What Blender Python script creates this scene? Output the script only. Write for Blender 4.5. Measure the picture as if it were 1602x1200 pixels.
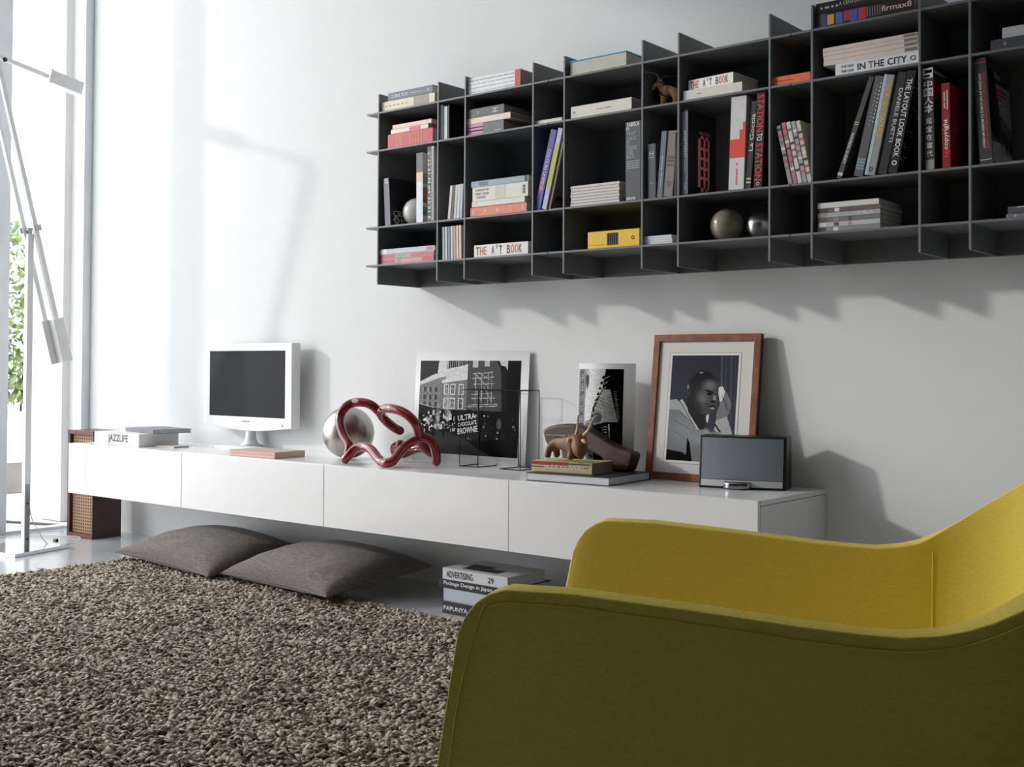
import bpy, bmesh, math, random
import numpy as np
from mathutils import Vector, Matrix
for o in list(bpy.data.objects): bpy.data.objects.remove(o)
SC = bpy.context.scene
COL = SC.collection
random.seed(7); RNG = np.random.default_rng(7)
# ---------------------------------------------------------------- camera
F, PAN, PITCH, ROLL = 1817.42, math.radians(-39.1304), math.radians(1.12006), math.radians(0.33563)
CAM = np.array([4.33886, -4.54221, 1.14227]); SY = -59.114
_fw = np.array([math.sin(PAN)*math.cos(PITCH), math.cos(PAN)*math.cos(PITCH), math.sin(PITCH)])
_r0 = np.array([math.cos(PAN), -math.sin(PAN), 0.0]); _u0 = np.cross(_r0, _fw)
_R = math.cos(ROLL)*_r0 + math.sin(ROLL)*_u0; _U = -math.sin(ROLL)*_r0 + math.cos(ROLL)*_u0
cd = bpy.data.cameras.new('camera'); cam = bpy.data.objects.new('camera', cd); COL.objects.link(cam)
cam.matrix_world = Matrix(((_R[0], _U[0], -_fw[0], CAM[0]), (_R[1], _U[1], -_fw[1], CAM[1]), (_R[2], _U[2], -_fw[2], CAM[2]), (0, 0, 0, 1)))
cd.sensor_fit = 'HORIZONTAL'; cd.sensor_width = 36.0; cd.lens = 36.0*F/1602; cd.shift_y = SY/1602.0
cd.clip_start = 0.05; cd.clip_end = 200
SC.camera = cam
def at_y(u, v, y):
    d = _fw + _R*(u-801)/F - _U*(v-600-SY)/F
    return CAM + d*((y-CAM[1])/d[1])
def at_z(u, v, z):
    d = _fw + _R*(u-801)/F - _U*(v-600-SY)/F
    return CAM + d*((z-CAM[2])/d[2])
def pj(x, y, z):
    d = np.array((x, y, z)) - CAM; k = d @ _fw
    return 801+F*(d@_R)/k, 600+SY-F*(d@_U)/k
def ux(u, y, z):
    v = 400
    for _ in range(4):
        p = at_y(u, v, y); v = pj(p[0], y, z)[1]
    return p[0]
# ---------------------------------------------------------------- light
SC.view_settings.view_transform = 'Standard'; SC.view_settings.look = 'None'
SC.view_settings.exposure = 0.0; SC.view_settings.gamma = 1.0; SC.view_settings.use_curve_mapping = False
w = bpy.data.worlds.new('World'); SC.world = w; w.use_nodes = True
bg = w.node_tree.nodes['Background']; bg.inputs[0].default_value = (0.955, 0.972, 1.0, 1); bg.inputs[1].default_value = 3.95
sd = bpy.data.lights.new('sun', 'SUN'); sun = bpy.data.objects.new('sun', sd); COL.objects.link(sun)
sd.energy = 1.4; sd.angle = math.radians(2.6); sd.color = (1.0, 0.965, 0.91)
sun.rotation_euler = Vector((1.78, 1.0, -0.72)).to_track_quat('-Z', 'Y').to_euler(); sun.location = (-9, -5, 6)
XW = -3.27                                                           # plane of the window wall
pd = bpy.data.lights.new('window_portal', 'AREA'); po = bpy.data.objects.new('window_portal', pd); COL.objects.link(po)
pd.shape = 'RECTANGLE'; pd.size = 6.05; pd.size_y = 4.8; pd.cycles.is_portal = True
po.location = (XW-0.05, -3.02, 2.45); po.rotation_euler = Vector((1, 0, 0)).to_track_quat('-Z', 'Z').to_euler()
SC.cycles.max_bounces = 10; SC.cycles.diffuse_bounces = 6; SC.cycles.sample_clamp_indirect = 6.0
SC.cycles.use_denoising = True
# ---------------------------------------------------------------- materials
MATS = {}
def mat(name, col, rough=0.6, metal=0.0, var=0.0, vscale=8.0, bump=0.0, bscale=60.0, stretch=None, coat=0.0, col2=None, spec=0.5, sheen=0.0):
    if name in MATS: return MATS[name]
    m = bpy.data.materials.new(name); m.use_nodes = True; MATS[name] = m
    nt = m.node_tree; b = nt.nodes['Principled BSDF']
    b.inputs['Roughness'].default_value = rough; b.inputs['Metallic'].default_value = metal
    b.inputs['Base Color'].default_value = (*col, 1); b.inputs['Specular IOR Level'].default_value = spec
    if coat: b.inputs['Coat Weight'].default_value = coat; b.inputs['Coat Roughness'].default_value = 0.05
    if sheen: b.inputs['Sheen Weight'].default_value = sheen; b.inputs['Sheen Roughness'].default_value = 0.4
    tc = nt.nodes.new('ShaderNodeTexCoord'); src = tc.outputs['Object']
    if stretch:
        mp = nt.nodes.new('ShaderNodeMapping'); nt.links.new(src, mp.inputs[0]); mp.inputs['Scale'].default_value = stretch; src = mp.outputs[0]
    n = nt.nodes.new('ShaderNodeTexNoise'); n.inputs['Scale'].default_value = vscale; n.inputs['Detail'].default_value = 4
    nt.links.new(src, n.inputs['Vector'])
    mx = nt.nodes.new('ShaderNodeMix'); mx.data_type = 'RGBA'
    c2 = col2 if col2 else tuple(c*(1-var) for c in col); c1 = col if col2 else tuple(min(1, c*(1+var)) for c in col)
    mx.inputs[6].default_value = (*c1, 1); mx.inputs[7].default_value = (*c2, 1)
    cr = nt.nodes.new('ShaderNodeMapRange'); cr.inputs[1].default_value = 0.35; cr.inputs[2].default_value = 0.65
    nt.links.new(n.outputs['Fac'], cr.inputs[0]); nt.links.new(cr.outputs[0], mx.inputs[0]); nt.links.new(mx.outputs[2], b.inputs['Base Color'])
    if bump:
        n2 = nt.nodes.new('ShaderNodeTexNoise'); n2.inputs['Scale'].default_value = bscale; n2.inputs['Detail'].default_value = 6
        nt.links.new(src, n2.inputs['Vector'])
        bp = nt.nodes.new('ShaderNodeBump'); bp.inputs['Strength'].default_value = bump; bp.inputs['Distance'].default_value = 0.002
        nt.links.new(n2.outputs['Fac'], bp.inputs['Height']); nt.links.new(bp.outputs[0], b.inputs['Normal'])
    return m
def lin(r, g, b): return tuple(((c/255)/12.92 if c/255 <= .04045 else ((c/255+.055)/1.055)**2.4) for c in (r, g, b))
def cm(r, g, b, rough=0.45):
    """print colour given as 0-255 sRGB"""
    return mat('print_%d_%d_%d' % (r, g, b), lin(r, g, b), rough, var=0.03, vscale=30)
def fabric(name, col, col2, scale, bump=0.5, fine=(420, 26), sheen=0.3):
    m = mat(name, col, 0.9, col2=col2, vscale=scale, sheen=sheen, spec=0.15)
    nt = m.node_tree; b = nt.nodes['Principled BSDF']
    tc = nt.nodes.new('ShaderNodeTexCoord'); hs = None
    for st in ((fine[0], fine[0], fine[1]), (fine[1], fine[1], fine[0])):
        mp = nt.nodes.new('ShaderNodeMapping'); mp.inputs['Scale'].default_value = st; nt.links.new(tc.outputs['Object'], mp.inputs[0])
        n = nt.nodes.new('ShaderNodeTexNoise'); n.inputs['Scale'].default_value = 1.0; n.inputs['Detail'].default_value = 2; nt.links.new(mp.outputs[0], n.inputs['Vector'])
        if hs is None: hs = n.outputs['Fac']
        else:
            a = nt.nodes.new('ShaderNodeMath'); a.operation = 'ADD'; nt.links.new(hs, a.inputs[0]); nt.links.new(n.outputs['Fac'], a.inputs[1]); hs = a.outputs[0]
    bp = nt.nodes.new('ShaderNodeBump'); bp.inputs['Strength'].default_value = bump; bp.inputs['Distance'].default_value = 0.0012
    nt.links.new(hs, bp.inputs['Height']); nt.links.new(bp.outputs[0], b.inputs['Normal'])
    # weave also shows in the colour
    mx = [x for x in nt.nodes if x.type == 'MIX'][0]
    mr = nt.nodes.new('ShaderNodeMapRange'); mr.inputs[1].default_value = 0.8; mr.inputs[2].default_value = 1.2
    nt.links.new(hs, mr.inputs[0]); nt.links.new(mr.outputs[0], mx.inputs[0])
    return m
# ---------------------------------------------------------------- helpers
def link(name, me, m=None, parent=None, smooth=False):
    o = bpy.data.objects.new(name, me); COL.objects.link(o)
    if m is not None and not me.materials: me.materials.append(m)
    if parent is not None: o.parent = parent
    if smooth:
        for p in me.polygons: p.use_smooth = True
    return o
def obj(name, bm, m, parent=None, smooth=False, bevel=0, seg=2):
    me = bpy.data.meshes.new(name); bmesh.ops.recalc_face_normals(bm, faces=bm.faces); bm.to_mesh(me); bm.free()
    o = link(name, me, m, parent, smooth)
    if bevel:
        md = o.modifiers.new('bevel', 'BEVEL'); md.width = bevel; md.segments = seg; md.limit_method = 'ANGLE'; md.angle_limit = 0.6
        for p in me.polygons: p.use_smooth = False
    return o
def tag(o, label, cat, group=None, kind=None):
    if label: o['label'] = label
    if cat: o['category'] = cat
    if group: o['group'] = group
    if kind: o['kind'] = kind
    return o
def thing(name, label, cat, loc=(0, 0, 0), rz=0, group=None):
    o = bpy.data.objects.new(name, None); COL.objects.link(o); o.location = loc; o.rotation_euler = (0, 0, rz)
    o.empty_display_size = 0.05
    return tag(o, label, cat, group)
def struct(name, bm, m, **k):
    o = obj(name, bm, m, **k); o['kind'] = 'structure'; return o
def box(bm, x0, x1, y0, y1, z0, z1):
    vs = [bm.verts.new(p) for p in ((x0, y0, z0), (x1, y0, z0), (x1, y1, z0), (x0, y1, z0), (x0, y0, z1), (x1, y0, z1), (x1, y1, z1), (x0, y1, z1))]
    for f in ((3, 2, 1, 0), (4, 5, 6, 7), (0, 1, 5, 4), (1, 2, 6, 5), (2, 3, 7, 6), (3, 0, 4, 7)): bm.faces.new([vs[i] for i in f])
    return bm
def bx(*a): return box(bmesh.new(), *a)
def tube(bm, pts, r, n=8, caps=True):
    pts = [Vector(p) for p in pts]; rings = []
    rr = r if isinstance(r, (list, tuple)) else [r]*len(pts)
    t0 = (pts[1]-pts[0]).normalized(); a = t0.orthogonal().normalized()
    for i, p in enumerate(pts):
        t = ((pts[min(i+1, len(pts)-1)]-p).normalized() + (p-pts[max(i-1, 0)]).normalized())
        t = t.normalized() if t.length > 1e-6 else t0
        a = (a - t*a.dot(t)).normalized(); b = t.cross(a)
        rings.append([bm.verts.new(p + (a*math.cos(2*math.pi*k/n)+b*math.sin(2*math.pi*k/n))*rr[i]) for k in range(n)])
    for i in range(len(rings)-1):
        for k in range(n): bm.faces.new((rings[i][k], rings[i][(k+1) % n], rings[i+1][(k+1) % n], rings[i+1][k]))
    if caps: bm.faces.new(rings[0][::-1]); bm.faces.new(rings[-1])
    return bm
def bar(bm, p, q, w, h, up=(0, 0, 1)):
    p, q = Vector(p), Vector(q); t = (q-p).normalized(); s = t.cross(Vector(up)).normalized(); u = s.cross(t)
    R = []
    for c in (p, q): R.append([bm.verts.new(c+s*a*w/2+u*b*h/2) for a, b in ((-1, -1), (1, -1), (1, 1), (-1, 1))])
    for k in range(4): bm.faces.new((R[0][k], R[0][(k+1) % 4], R[1][(k+1) % 4], R[1][k]))
    bm.faces.new(R[0][::-1]); bm.faces.new(R[1]); return bm
def catmull(P, n=10):
    P = [Vector(p) for p in P]; out = []
    for i in range(len(P)-1):
        a, b, c, d = P[max(i-1, 0)], P[i], P[i+1], P[min(i+2, len(P)-1)]
        for k in range(n):
            t = k/n
            out.append(0.5*((2*b)+(c-a)*t+(2*a-5*b+4*c-d)*t*t+(3*b-a-3*c+d)*t**3))
    out.append(P[-1]); return out
def lathe(bm, prof, n=32, loc=(0, 0, 0)):
    rings = []
    for r, z in prof:
        rings.append([bm.verts.new((loc[0]+r*math.cos(2*math.pi*k/n), loc[1]+r*math.sin(2*math.pi*k/n), loc[2]+z)) for k in range(n)] if r > 1e-6 else [bm.verts.new((loc[0], loc[1], loc[2]+z))])
    for A, B in zip(rings, rings[1:]):
        for k in range(n):
            if len(A) == 1 and len(B) == 1: continue
            if len(A) == 1: bm.faces.new((A[0], B[(k+1) % n], B[k]))
            elif len(B) == 1: bm.faces.new((A[k], A[(k+1) % n], B[0]))
            else: bm.faces.new((A[k], A[(k+1) % n], B[(k+1) % n], B[k]))
    return bm
def ball(r, n=32, c=(0, 0, 0)):
    return lathe(bmesh.new(), [(r*math.sin(math.pi*i/n) if 0 < i < n else 0, c[2]-r*math.cos(math.pi*i/n)) for i in range(n+1)], n*2, (c[0], c[1], 0))
def text_mesh(name, s, m, parent, mtx, w=None, h=None, th=0.0003, align='C'):
    """s lies in its local XY plane, centred on the origin and scaled to w x h; mtx places it under parent"""
    cu = bpy.data.curves.new('t', 'FONT'); cu.body = s; cu.extrude = 0; cu.resolution_u = 2; cu.offset = TEXTW[0]
    t = bpy.data.objects.new('t', cu); COL.objects.link(t)
    dg = bpy.context.evaluated_depsgraph_get(); me = bpy.data.meshes.new_from_object(t.evaluated_get(dg))
    bpy.data.objects.remove(t); bpy.data.curves.remove(cu)
    if len(me.vertices) == 0: return None
    co = np.empty(len(me.vertices)*3); me.vertices.foreach_get('co', co); co = co.reshape(-1, 3)
    lo, hi = co.min(0), co.max(0); ext = np.maximum(hi-lo, 1e-6); co -= (lo+hi)/2
    sx = w/ext[0] if w else None; sy = h/ext[1] if h else None
    sx = sx or sy; sy = sy or sx
    co[:, 0] *= sx; co[:, 1] *= sy; me.vertices.foreach_set('co', co.ravel()); me.transform(mtx)
    me.name = name; me.materials.clear()
    return link(name, me, m, parent)
TEXTW = [0.012]
def M3(x, y, o):
    x, y = Vector(x), Vector(y); z = x.cross(y)
    return Matrix(((x[0], y[0], z[0], o[0]), (x[1], y[1], z[1], o[1]), (x[2], y[2], z[2], o[2]), (0, 0, 0, 1)))
# small raster painter: a picture is drawn with shapes and becomes a fine mesh with one colour per cell
class Paint:
    def __init__(s, W, H, bgc=0.5):
        s.W, s.H = W, H; s.a = np.ones((H, W, 3))*np.array(bgc if hasattr(bgc, '__len__') else (bgc,)*3)
        s.Y, s.X = np.mgrid[0:H, 0:W]; s.X = (s.X+.5)/W; s.Y = (s.Y+.5)/H      # 0..1, y down
    def c(s, v): return np.array(v if hasattr(v, '__len__') else (v,)*3, float)
    def poly(s, P, v, k=1.0):
        ins = np.zeros_like(s.X, bool); n = len(P)
        for i in range(n):
            x0, y0 = P[i]; x1, y1 = P[(i+1) % n]
            if y0 == y1: continue
            cnd = (s.Y < y0) != (s.Y < y1); ins ^= cnd & (s.X < (x1-x0)*(s.Y-y0)/(y1-y0)+x0)
        s.a[ins] = s.a[ins]*(1-k)+s.c(v)*k; return ins
    def rect(s, x0, y0, x1, y1, v, k=1.0): return s.poly([(x0, y0), (x1, y0), (x1, y1), (x0, y1)], v, k)
    def ell(s, cx, cy, rx, ry, v, k=1.0, soft=0.0, rot=0):
        dx, dy = s.X-cx, s.Y-cy; c, q = math.cos(rot), math.sin(rot)
        d = np.sqrt(((dx*c+dy*q)/rx)**2+((-dx*q+dy*c)/ry)**2)
        m = np.clip((1+soft-d)/(2*soft), 0, 1) if soft > 0 else (d < 1).astype(float)
        m = (m*k)[..., None]; s.a = s.a*(1-m)+s.c(v)*m
    def line(s, x0, y0, x1, y1, wd, v, k=1.0):
        L = math.hypot(x1-x0, y1-y0) or 1e-6; nx, ny = -(y1-y0)/L*wd/2, (x1-x0)/L*wd/2
        return s.poly([(x0+nx, y0+ny), (x1+nx, y1+ny), (x1-nx, y1-ny), (x0-nx, y0-ny)], v, k)
    def grain(s, amt, seed=1):
        r = np.random.default_rng(seed).normal(0, amt, (s.H, s.W)); s.a = np.clip(s.a*(1+r[..., None]), 0, 1)
def picture(name, P, surf, parent, rough=0.35):
    """P: Paint; surf(u,v)->xyz with u right, v down in 0..1"""
    W, H = P.W, P.H
    U, V = np.meshgrid(np.linspace(0, 1, W+1), np.linspace(0, 1, H+1)); co = surf(U, V).reshape(-1, 3)
    me = bpy.data.meshes.new(name); i = np.arange(W*H); r, c = i//W, i % W; b = r*(W+1)+c
    q = np.stack([b+W+1, b+W+2, b+1, b], 1)
    me.vertices.add(len(co)); me.vertices.foreach_set('co', co.ravel()); me.loops.add(4*W*H); me.loops.foreach_set('vertex_index', q.ravel().astype(np.int32))
    me.polygons.add(W*H); me.polygons.foreach_set('loop_start', (np.arange(W*H)*4).astype(np.int32)); me.update()
    at = me.color_attributes.new('ink', 'FLOAT_COLOR', 'CORNER')
    ink = np.clip(P.a, 0, 1)**2.2; cc = np.ones((W*H, 4, 4)); cc[:, :, :3] = ink.reshape(-1, 1, 3); at.data.foreach_set('color', cc.ravel())
    mk = 'printed_picture_%d' % int(rough*100)
    if mk not in MATS:
        m = bpy.data.materials.new(mk); m.use_nodes = True; MATS[mk] = m
        n = m.node_tree.nodes.new('ShaderNodeVertexColor'); n.layer_name = 'ink'; bb = m.node_tree.nodes['Principled BSDF']; bb.inputs['Specular IOR Level'].default_value = 0.06
        m.node_tree.links.new(n.outputs[0], bb.inputs['Base Color']); bb.inputs['Roughness'].default_value = rough
    me.validate(); return link(name, me, MATS[mk], parent, smooth=True)
# ================================================================ room
WALL = mat('white_wall_paper', (0.79, 0.80, 0.80), 0.85, var=0.006, vscale=3, bump=0.25, bscale=220, stretch=(1, 1, 3), spec=0.2)
FLOORM = mat('pale_resin_floor', (0.47, 0.485, 0.505), 0.16, var=0.04, vscale=1.5, bump=0.05, bscale=20)
ALU = mat('brushed_aluminium_frame', (0.78, 0.81, 0.85), 0.45, metal=0.0, var=0.04, vscale=5)
DARKW = mat('unseen_dark_wall', (0.05, 0.05, 0.052), 0.9, var=0.02)  # unseen walls, made near black to hold back bounce light on the armchair
XR, YB, ZC = 6.6, -7.6, 5.0
struct('floor', bx(XW-0.1, XR, YB, 0.0, -0.12, 0), FLOORM)
struct('wall_back', bx(XW-0.08, XR, 0, 0.05, 0, ZC), WALL)
struct('wall_right', bx(XR, XR+0.15, YB, 0.05, 0, ZC), DARKW)
struct('wall_front', bx(XW-0.1, XR+0.15, YB-0.15, YB, 0, ZC), DARKW)
struct('ceiling', bx(XW-0.1, XR+0.15, YB-0.15, 0.05, ZC, ZC+0.15), mat('white_ceiling_paint', (0.85, 0.85, 0.85), 0.9, var=0.01))
WE = -6.05
struct('wall_left', box(bx(XW-0.15, XW, YB, WE, 0, ZC), XW-0.15, XW, WE, 0.0, 4.85, ZC), DARKW)
# glazed window wall: frame, mullion and panes
b = bmesh.new()
box(b, XW-0.085, XW+0.02, -0.062, -0.0005, 0, 4.85)                       # post against the back wall
box(b, XW-0.085, XW+0.0, -0.76, -0.59, 0, 4.85)                      # wide mullion
box(b, XW-0.085, XW+0.0, WE, WE+0.06, 0, 4.85)
box(b, XW-0.085, XW+0.0, WE, -0.0005, 4.79, 4.85)
struct('window_1', b, ALU, bevel=0.003)
gl = bpy.data.materials.new('clear_window_glass'); gl.use_nodes = True; MATS['glass'] = gl
nt = gl.node_tree; nt.nodes.clear(); out = nt.nodes.new('ShaderNodeOutputMaterial'); tr = nt.nodes.new('ShaderNodeBsdfTransparent')
gs = nt.nodes.new('ShaderNodeBsdfGlossy'); gs.inputs['Roughness'].default_value = 0.02; fr = nt.nodes.new('ShaderNodeFresnel'); fr.inputs[0].default_value = 1.35
mxs = nt.nodes.new('ShaderNodeMixShader'); tr.inputs[0].default_value = (0.97, 0.985, 0.98, 1)
nt.links.new(fr.outputs[0], mxs.inputs[0]); nt.links.new(tr.outputs[0], mxs.inputs[1]); nt.links.new(gs.outputs[0], mxs.inputs[2]); nt.links.new(mxs.outputs[0], out.inputs[0])
b = bmesh.new(); vs = [b.verts.new(p) for p in ((XW-0.045, -0.59, 0.02), (XW-0.045, -0.062, 0.02), (XW-0.045, -0.062, 4.79), (XW-0.045, -0.59, 4.79))]; b.faces.new(vs)
struct('window_2', b, gl)
struct('trim_1', bx(XW-0.1, XW-0.01, WE, -0.0, 0.0, 0.018), ALU)
# outside: terrace, boundary wall, drain, planter with hedge
struct('terrace_floor', bx(-14, XW-0.1, -9, 6, -0.12, -0.005), mat('pale_terrace_paving', (0.6, 0.61, 0.6), 0.6, var=0.06, vscale=2))
EXT = mat('cream_render_outdoor_wall', (0.50, 0.495, 0.485), 0.9, var=0.02, vscale=3, bump=0.2, bscale=90)
b = bx(-4.27, XW-0.09, 0.055, 0.25, -0.005, 6)
box(b, -3.9, -3.62, 0.0, 0.06, 0.0, 6)
struct('wall_terrace', b, EXT)
dp = [at_z(-20, 815.4, 0.0), at_z(8, 817, 0.0), at_z(101, 823, 0.0)]
dr = bmesh.new(); tube(dr, [(-5.2, -0.63, 0.004), (-3.9, -0.285, 0.004), (-3.40, -0.11, 0.004)], 0.011, 6)
tag(obj('drain_channel', dr, mat('dark_steel_drain', (0.06, 0.06, 0.065), 0.5, var=0.05)), 'thin dark drain line on terrace paving outside the window', 'drain')
pl = thing('planter_box', 'long white planter box outdoors holding the hedge behind the window', 'planter', (-6.0, 1.4, 0))
obj('box_body', bx(-0.3, 0.3, -1.2, 1.4, 0.27, 0.72), mat('white_planter_paint', (0.85, 0.85, 0.84), 0.6, var=0.02), pl, bevel=0.01)
obj('box_base', bx(-0.22, 0.285, -1.15, 1.35, 0.0, 0.27), mat('grey_brown_planter_base', (0.22, 0.2, 0.19), 0.7, var=0.1), pl)
def leaves(n, cx, cy, cz, sx, sy, sz, size, seed):
    r = np.random.default_rng(seed); c = np.stack([cx+r.uniform(-sx, sx, n), cy+r.uniform(-sy, sy, n), cz+(r.uniform(0, 1, n)**1.7)*sz], 1)
    a = r.normal(size=(n, 3)); a /= np.linalg.norm(a, axis=1)[:, None]; t = r.normal(size=(n, 3)); bb = np.cross(a, t); bb /= np.linalg.norm(bb, axis=1)[:, None]
    s = size*r.uniform(.6, 1.3, n)[:, None]
    V = np.stack([c-a*s, c+bb*s*.45+a*s*.05, c+a*s, c-bb*s*.45+a*s*.05], 1)
    me = bpy.data.meshes.new('foliage'); me.from_pydata(V.reshape(-1, 3).tolist(), [], (np.arange(n*4).reshape(-1, 4)).tolist()); return me
hd = thing('garden_hedge', 'leafy green hedge growing from white planter seen through the glass', 'hedge', (-6.0, 1.4, 0.722))
hm = mat('hedge_leaf_green', (0.10, 0.17, 0.06), 0.5, col2=(0.42, 0.5, 0.24), vscale=9)
fo = link('foliage', leaves(4800, 0, 0, 0.1, 0.22, 1.15, 1.65, 0.055, 3), hm, hd); fo['kind'] = 'stuff'
b = bmesh.new()
for k in range(11):
    y = -1.05+0.2*k; tube(b, [(0, y, 0.0), (0.03*math.sin(k), y+0.04, 0.8), (0.05*math.cos(k*2), y+0.02, 1.55)], [0.012, 0.009, 0.004], 5)
obj('stems', b, mat('hedge_bark', (0.14, 0.1, 0.07), 0.9, var=0.1), hd)
# ================================================================ bookshelf
W_, N_, D_ = 0.42, 0.18, 0.319
BZ = (1.6722, 1.8697, 2.2688, 2.4662); EX = 0.0985; T = 0.0095
LAC = mat('dark_grey_lacquer', (0.155, 0.162, 0.172), 0.42, var=0.03, vscale=4)
def PX(i): return (i//2)*0.6 + (i % 2)*W_
shlab = ('dark grey wall bookshelf module, leftmost with free shelf ends', 'dark grey wall bookshelf module, middle one above the framed portrait', 'dark grey wall bookshelf module, rightmost and cut by the picture edge')
for k in range(3):
    x0 = -0.09+1.2*k; x1 = x0+1.2; u = thing('wall_bookshelf', shlab[k], 'bookshelf', (x0, 0, BZ[0]-EX), 0, 'wall bookshelf modules')
    zb = BZ[0]-EX
    for i in range(4*k, 4*k+4):
        x = PX(i)-x0; obj('upright', bx(x-T/2, x+T/2, -D_, 0, 0, BZ[3]-zb+EX), LAC, u, bevel=0.0012)
    for z in BZ: obj('shelf_board', bx(0.002, 1.198, -D_+0.0006, -0.001, z-zb-T/2, z-zb+T/2), LAC, u, bevel=0.0012)
    xa = (PX(4*k)-x0) if k == 0 else 0.002
    obj('back_panel', bx(xa, 1.198, -0.014, -0.002, 0.001, BZ[3]-zb), LAC, u)
# ================================================================ media console
CX0, CX1, CZ0, CZ1, CD = -2.482, 2.318, 0.3423, 0.6533, 0.60
WL = mat('white_satin_lacquer', (0.83, 0.83, 0.835), 0.22, var=0.01, vscale=3, coat=0.2)
c = thing('media_console', 'long low white lacquered console fixed to the wall below the bookshelf', 'console', (CX0, 0, CZ0))
L = CX1-CX0; Hh = CZ1-CZ0
obj('top_panel', bx(0, L, -CD+0.02, -0.001, Hh-0.02, Hh), WL, c, bevel=0.001)
obj('bottom_panel', bx(0, L, -CD+0.02, -0.001, 0, 0.02), WL, c, bevel=0.001)
for x in (0, L-0.02): obj('side_panel', bx(x, x+0.02, -CD+0.02, -0.001, 0.021, Hh-0.0225), WL, c, bevel=0.001)
obj('carcass', bx(0.0235, L-0.0235, -CD+0.022, -0.003, 0.021, Hh-0.021), mat('dark_recess', (0.1, 0.1, 0.1), 0.8), c)
for k in range(4): obj('drawer_front', bx(k*1.2+0.0022, k*1.2+1.1978, -CD, -CD+0.019, 0.0, Hh-0.0005), WL, c, bevel=0.0012)
# ================================================================ rug
def make_rug(x0, x1, y0, y1, dens):
    n = int((x1-x0)*(y1-y0)*dens); r = RNG
    px = r.uniform(x0, x1, n); py = r.uniform(y0, y1, n)
    cl = np.sin(px*9+3*np.sin(py*7))+np.sin(py*11+2*np.sin(px*5))
    yaw = r.normal(0.4, 1.0, n)+r.integers(0, 2, n)*math.pi; Lh = r.uniform(0.006, 0.022, n)*(1+0.15*cl); Lr = r.uniform(0.012, 0.028, n)
    wd = r.uniform(0.008, 0.018, n)/2; th = 0.0014; droop = r.uniform(-0.7, 0.55, n); lean = r.uniform(-0.35, 0.5, n)
    d = np.stack([np.cos(yaw), np.sin(yaw), 0*yaw], 1); s = np.stack([-np.sin(yaw), np.cos(yaw), r.normal(0, .22, n)], 1); up = np.array([0, 0, 1.0])
    base = np.stack([px, py, np.full(n, 0.002)], 1)
    p1 = base + up*(Lh*0.8)[:, None] + d*(Lh*lean)[:, None]
    p2 = p1 + (d*np.cos(0.6)+up*np.sin(0.6))*(Lr*0.45)[:, None]
    p3 = p2 + (d*np.cos(droop)[:, None]+up*np.sin(droop)[:, None])*(Lr*0.75)[:, None]
    P = np.stack([base, p1, p2, p3], 1)
    tan = np.stack([p1-base, p2-base, p3-p1, p3-p2], 1); tan /= np.linalg.norm(tan, axis=2)[..., None]
    nm = np.cross(tan, np.broadcast_to(s[:, None], tan.shape)); nm /= np.linalg.norm(nm, axis=2)[..., None]
    S = s[:, None]*wd[:, None, None]
    V = np.stack([P-S-nm*th, P+S-nm*th, P+S+nm*th, P-S+nm*th], 2)        # n,4 rings,4 corners
    V = V.reshape(-1, 3); i = np.arange(n)[:, None]*16; q = []
    for k in range(3):
        for a in range(4): q.append(i+np.array([[k*4+a, k*4+(a+1) % 4, (k+1)*4+(a+1) % 4, (k+1)*4+a]]))
    q.append(i+np.array([[12, 13, 14, 15]])); Q = np.concatenate(q, 0); m = len(Q)
    me = bpy.data.meshes.new('pile'); me.vertices.add(len(V)); me.vertices.foreach_set('co', V.ravel()); me.loops.add(4*m); me.loops.foreach_set('vertex_index', Q.ravel().astype(np.int32))
    me.polygons.add(m); me.polygons.foreach_set('loop_start', (np.arange(m)*4).astype(np.int32)); me.update(); return me
RX0, RX1, RY0, RY1 = -1.70, 2.35, -3.15, -0.655
rug = thing('shag_rug', 'thick shaggy taupe rug of cut felt strips on the floor before the console', 'rug', (0, 0, 0))
rm = mat('taupe_felt_strip', (0.58, 0.50, 0.41), 0.95, col2=(0.19, 0.16, 0.135), vscale=85, spec=0.1)  # random strip tones, contrast widened to paint in highlights and dark gaps
obj('backing', bx(RX0+0.01, RX1-0.01, RY0+0.01, RY1-0.01, 0.0, 0.006), mat('dark_rug_backing', (0.09, 0.08, 0.07), 0.95, var=0.1), rug)
pile = link('pile', make_rug(RX0, RX1, RY0, RY1, 5600), rm, rug); pile['kind'] = 'stuff'
# ================================================================ cushions
def pillow(a, b_, h, seed, n=56):
    r = random.Random(seed); bm = bmesh.new(); g = {}
    ph = [(r.uniform(0, 6.28), r.uniform(2, 5), r.uniform(0, 6.28)) for _ in range(7)]
    for side in (1, -1):
        for i in range(n+1):
            for j in range(n+1):
                u, v = -1+2*i/n, -1+2*j/n; u, v = math.sin(u*math.pi/2), math.sin(v*math.pi/2)
                edge = i in (0, n) or j in (0, n)
                if edge and side == -1: g[side, i, j] = g[1, i, j]; continue
                x = a*u*(1-0.10*(1-v*v)**0.8*abs(u)**3); y = b_*v*(1-0.10*(1-u*u)**0.8*abs(v)**3)
                q = max(0, (1-u*u)*(1-v*v)); z = h*q**0.42
                wr = sum(math.sin(p[0]+p[1]*math.atan2(v, u)*2.3+p[2]+6*(u*u+v*v)) for p in ph)/7
                z *= 1+0.10*wr*(abs(u)+abs(v))**1.5*0.5
                g[side, i, j] = bm.verts.new((x, y, z*side*(1.0 if side > 0 else 0.42)))
    for side in (1, -1):
        for i in range(n):
            for j in range(n):
                f = [g[side, i, j], g[side, i+1, j], g[side, i+1, j+1], g[side, i, j+1]]
                bm.faces.new(f if side > 0 else f[::-1])
    return bm
CF = fabric('grey_brown_woven_cloth', (0.215, 0.185, 0.17), (0.088, 0.075, 0.07), 300, 0.7, fine=(520, 34))
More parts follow.
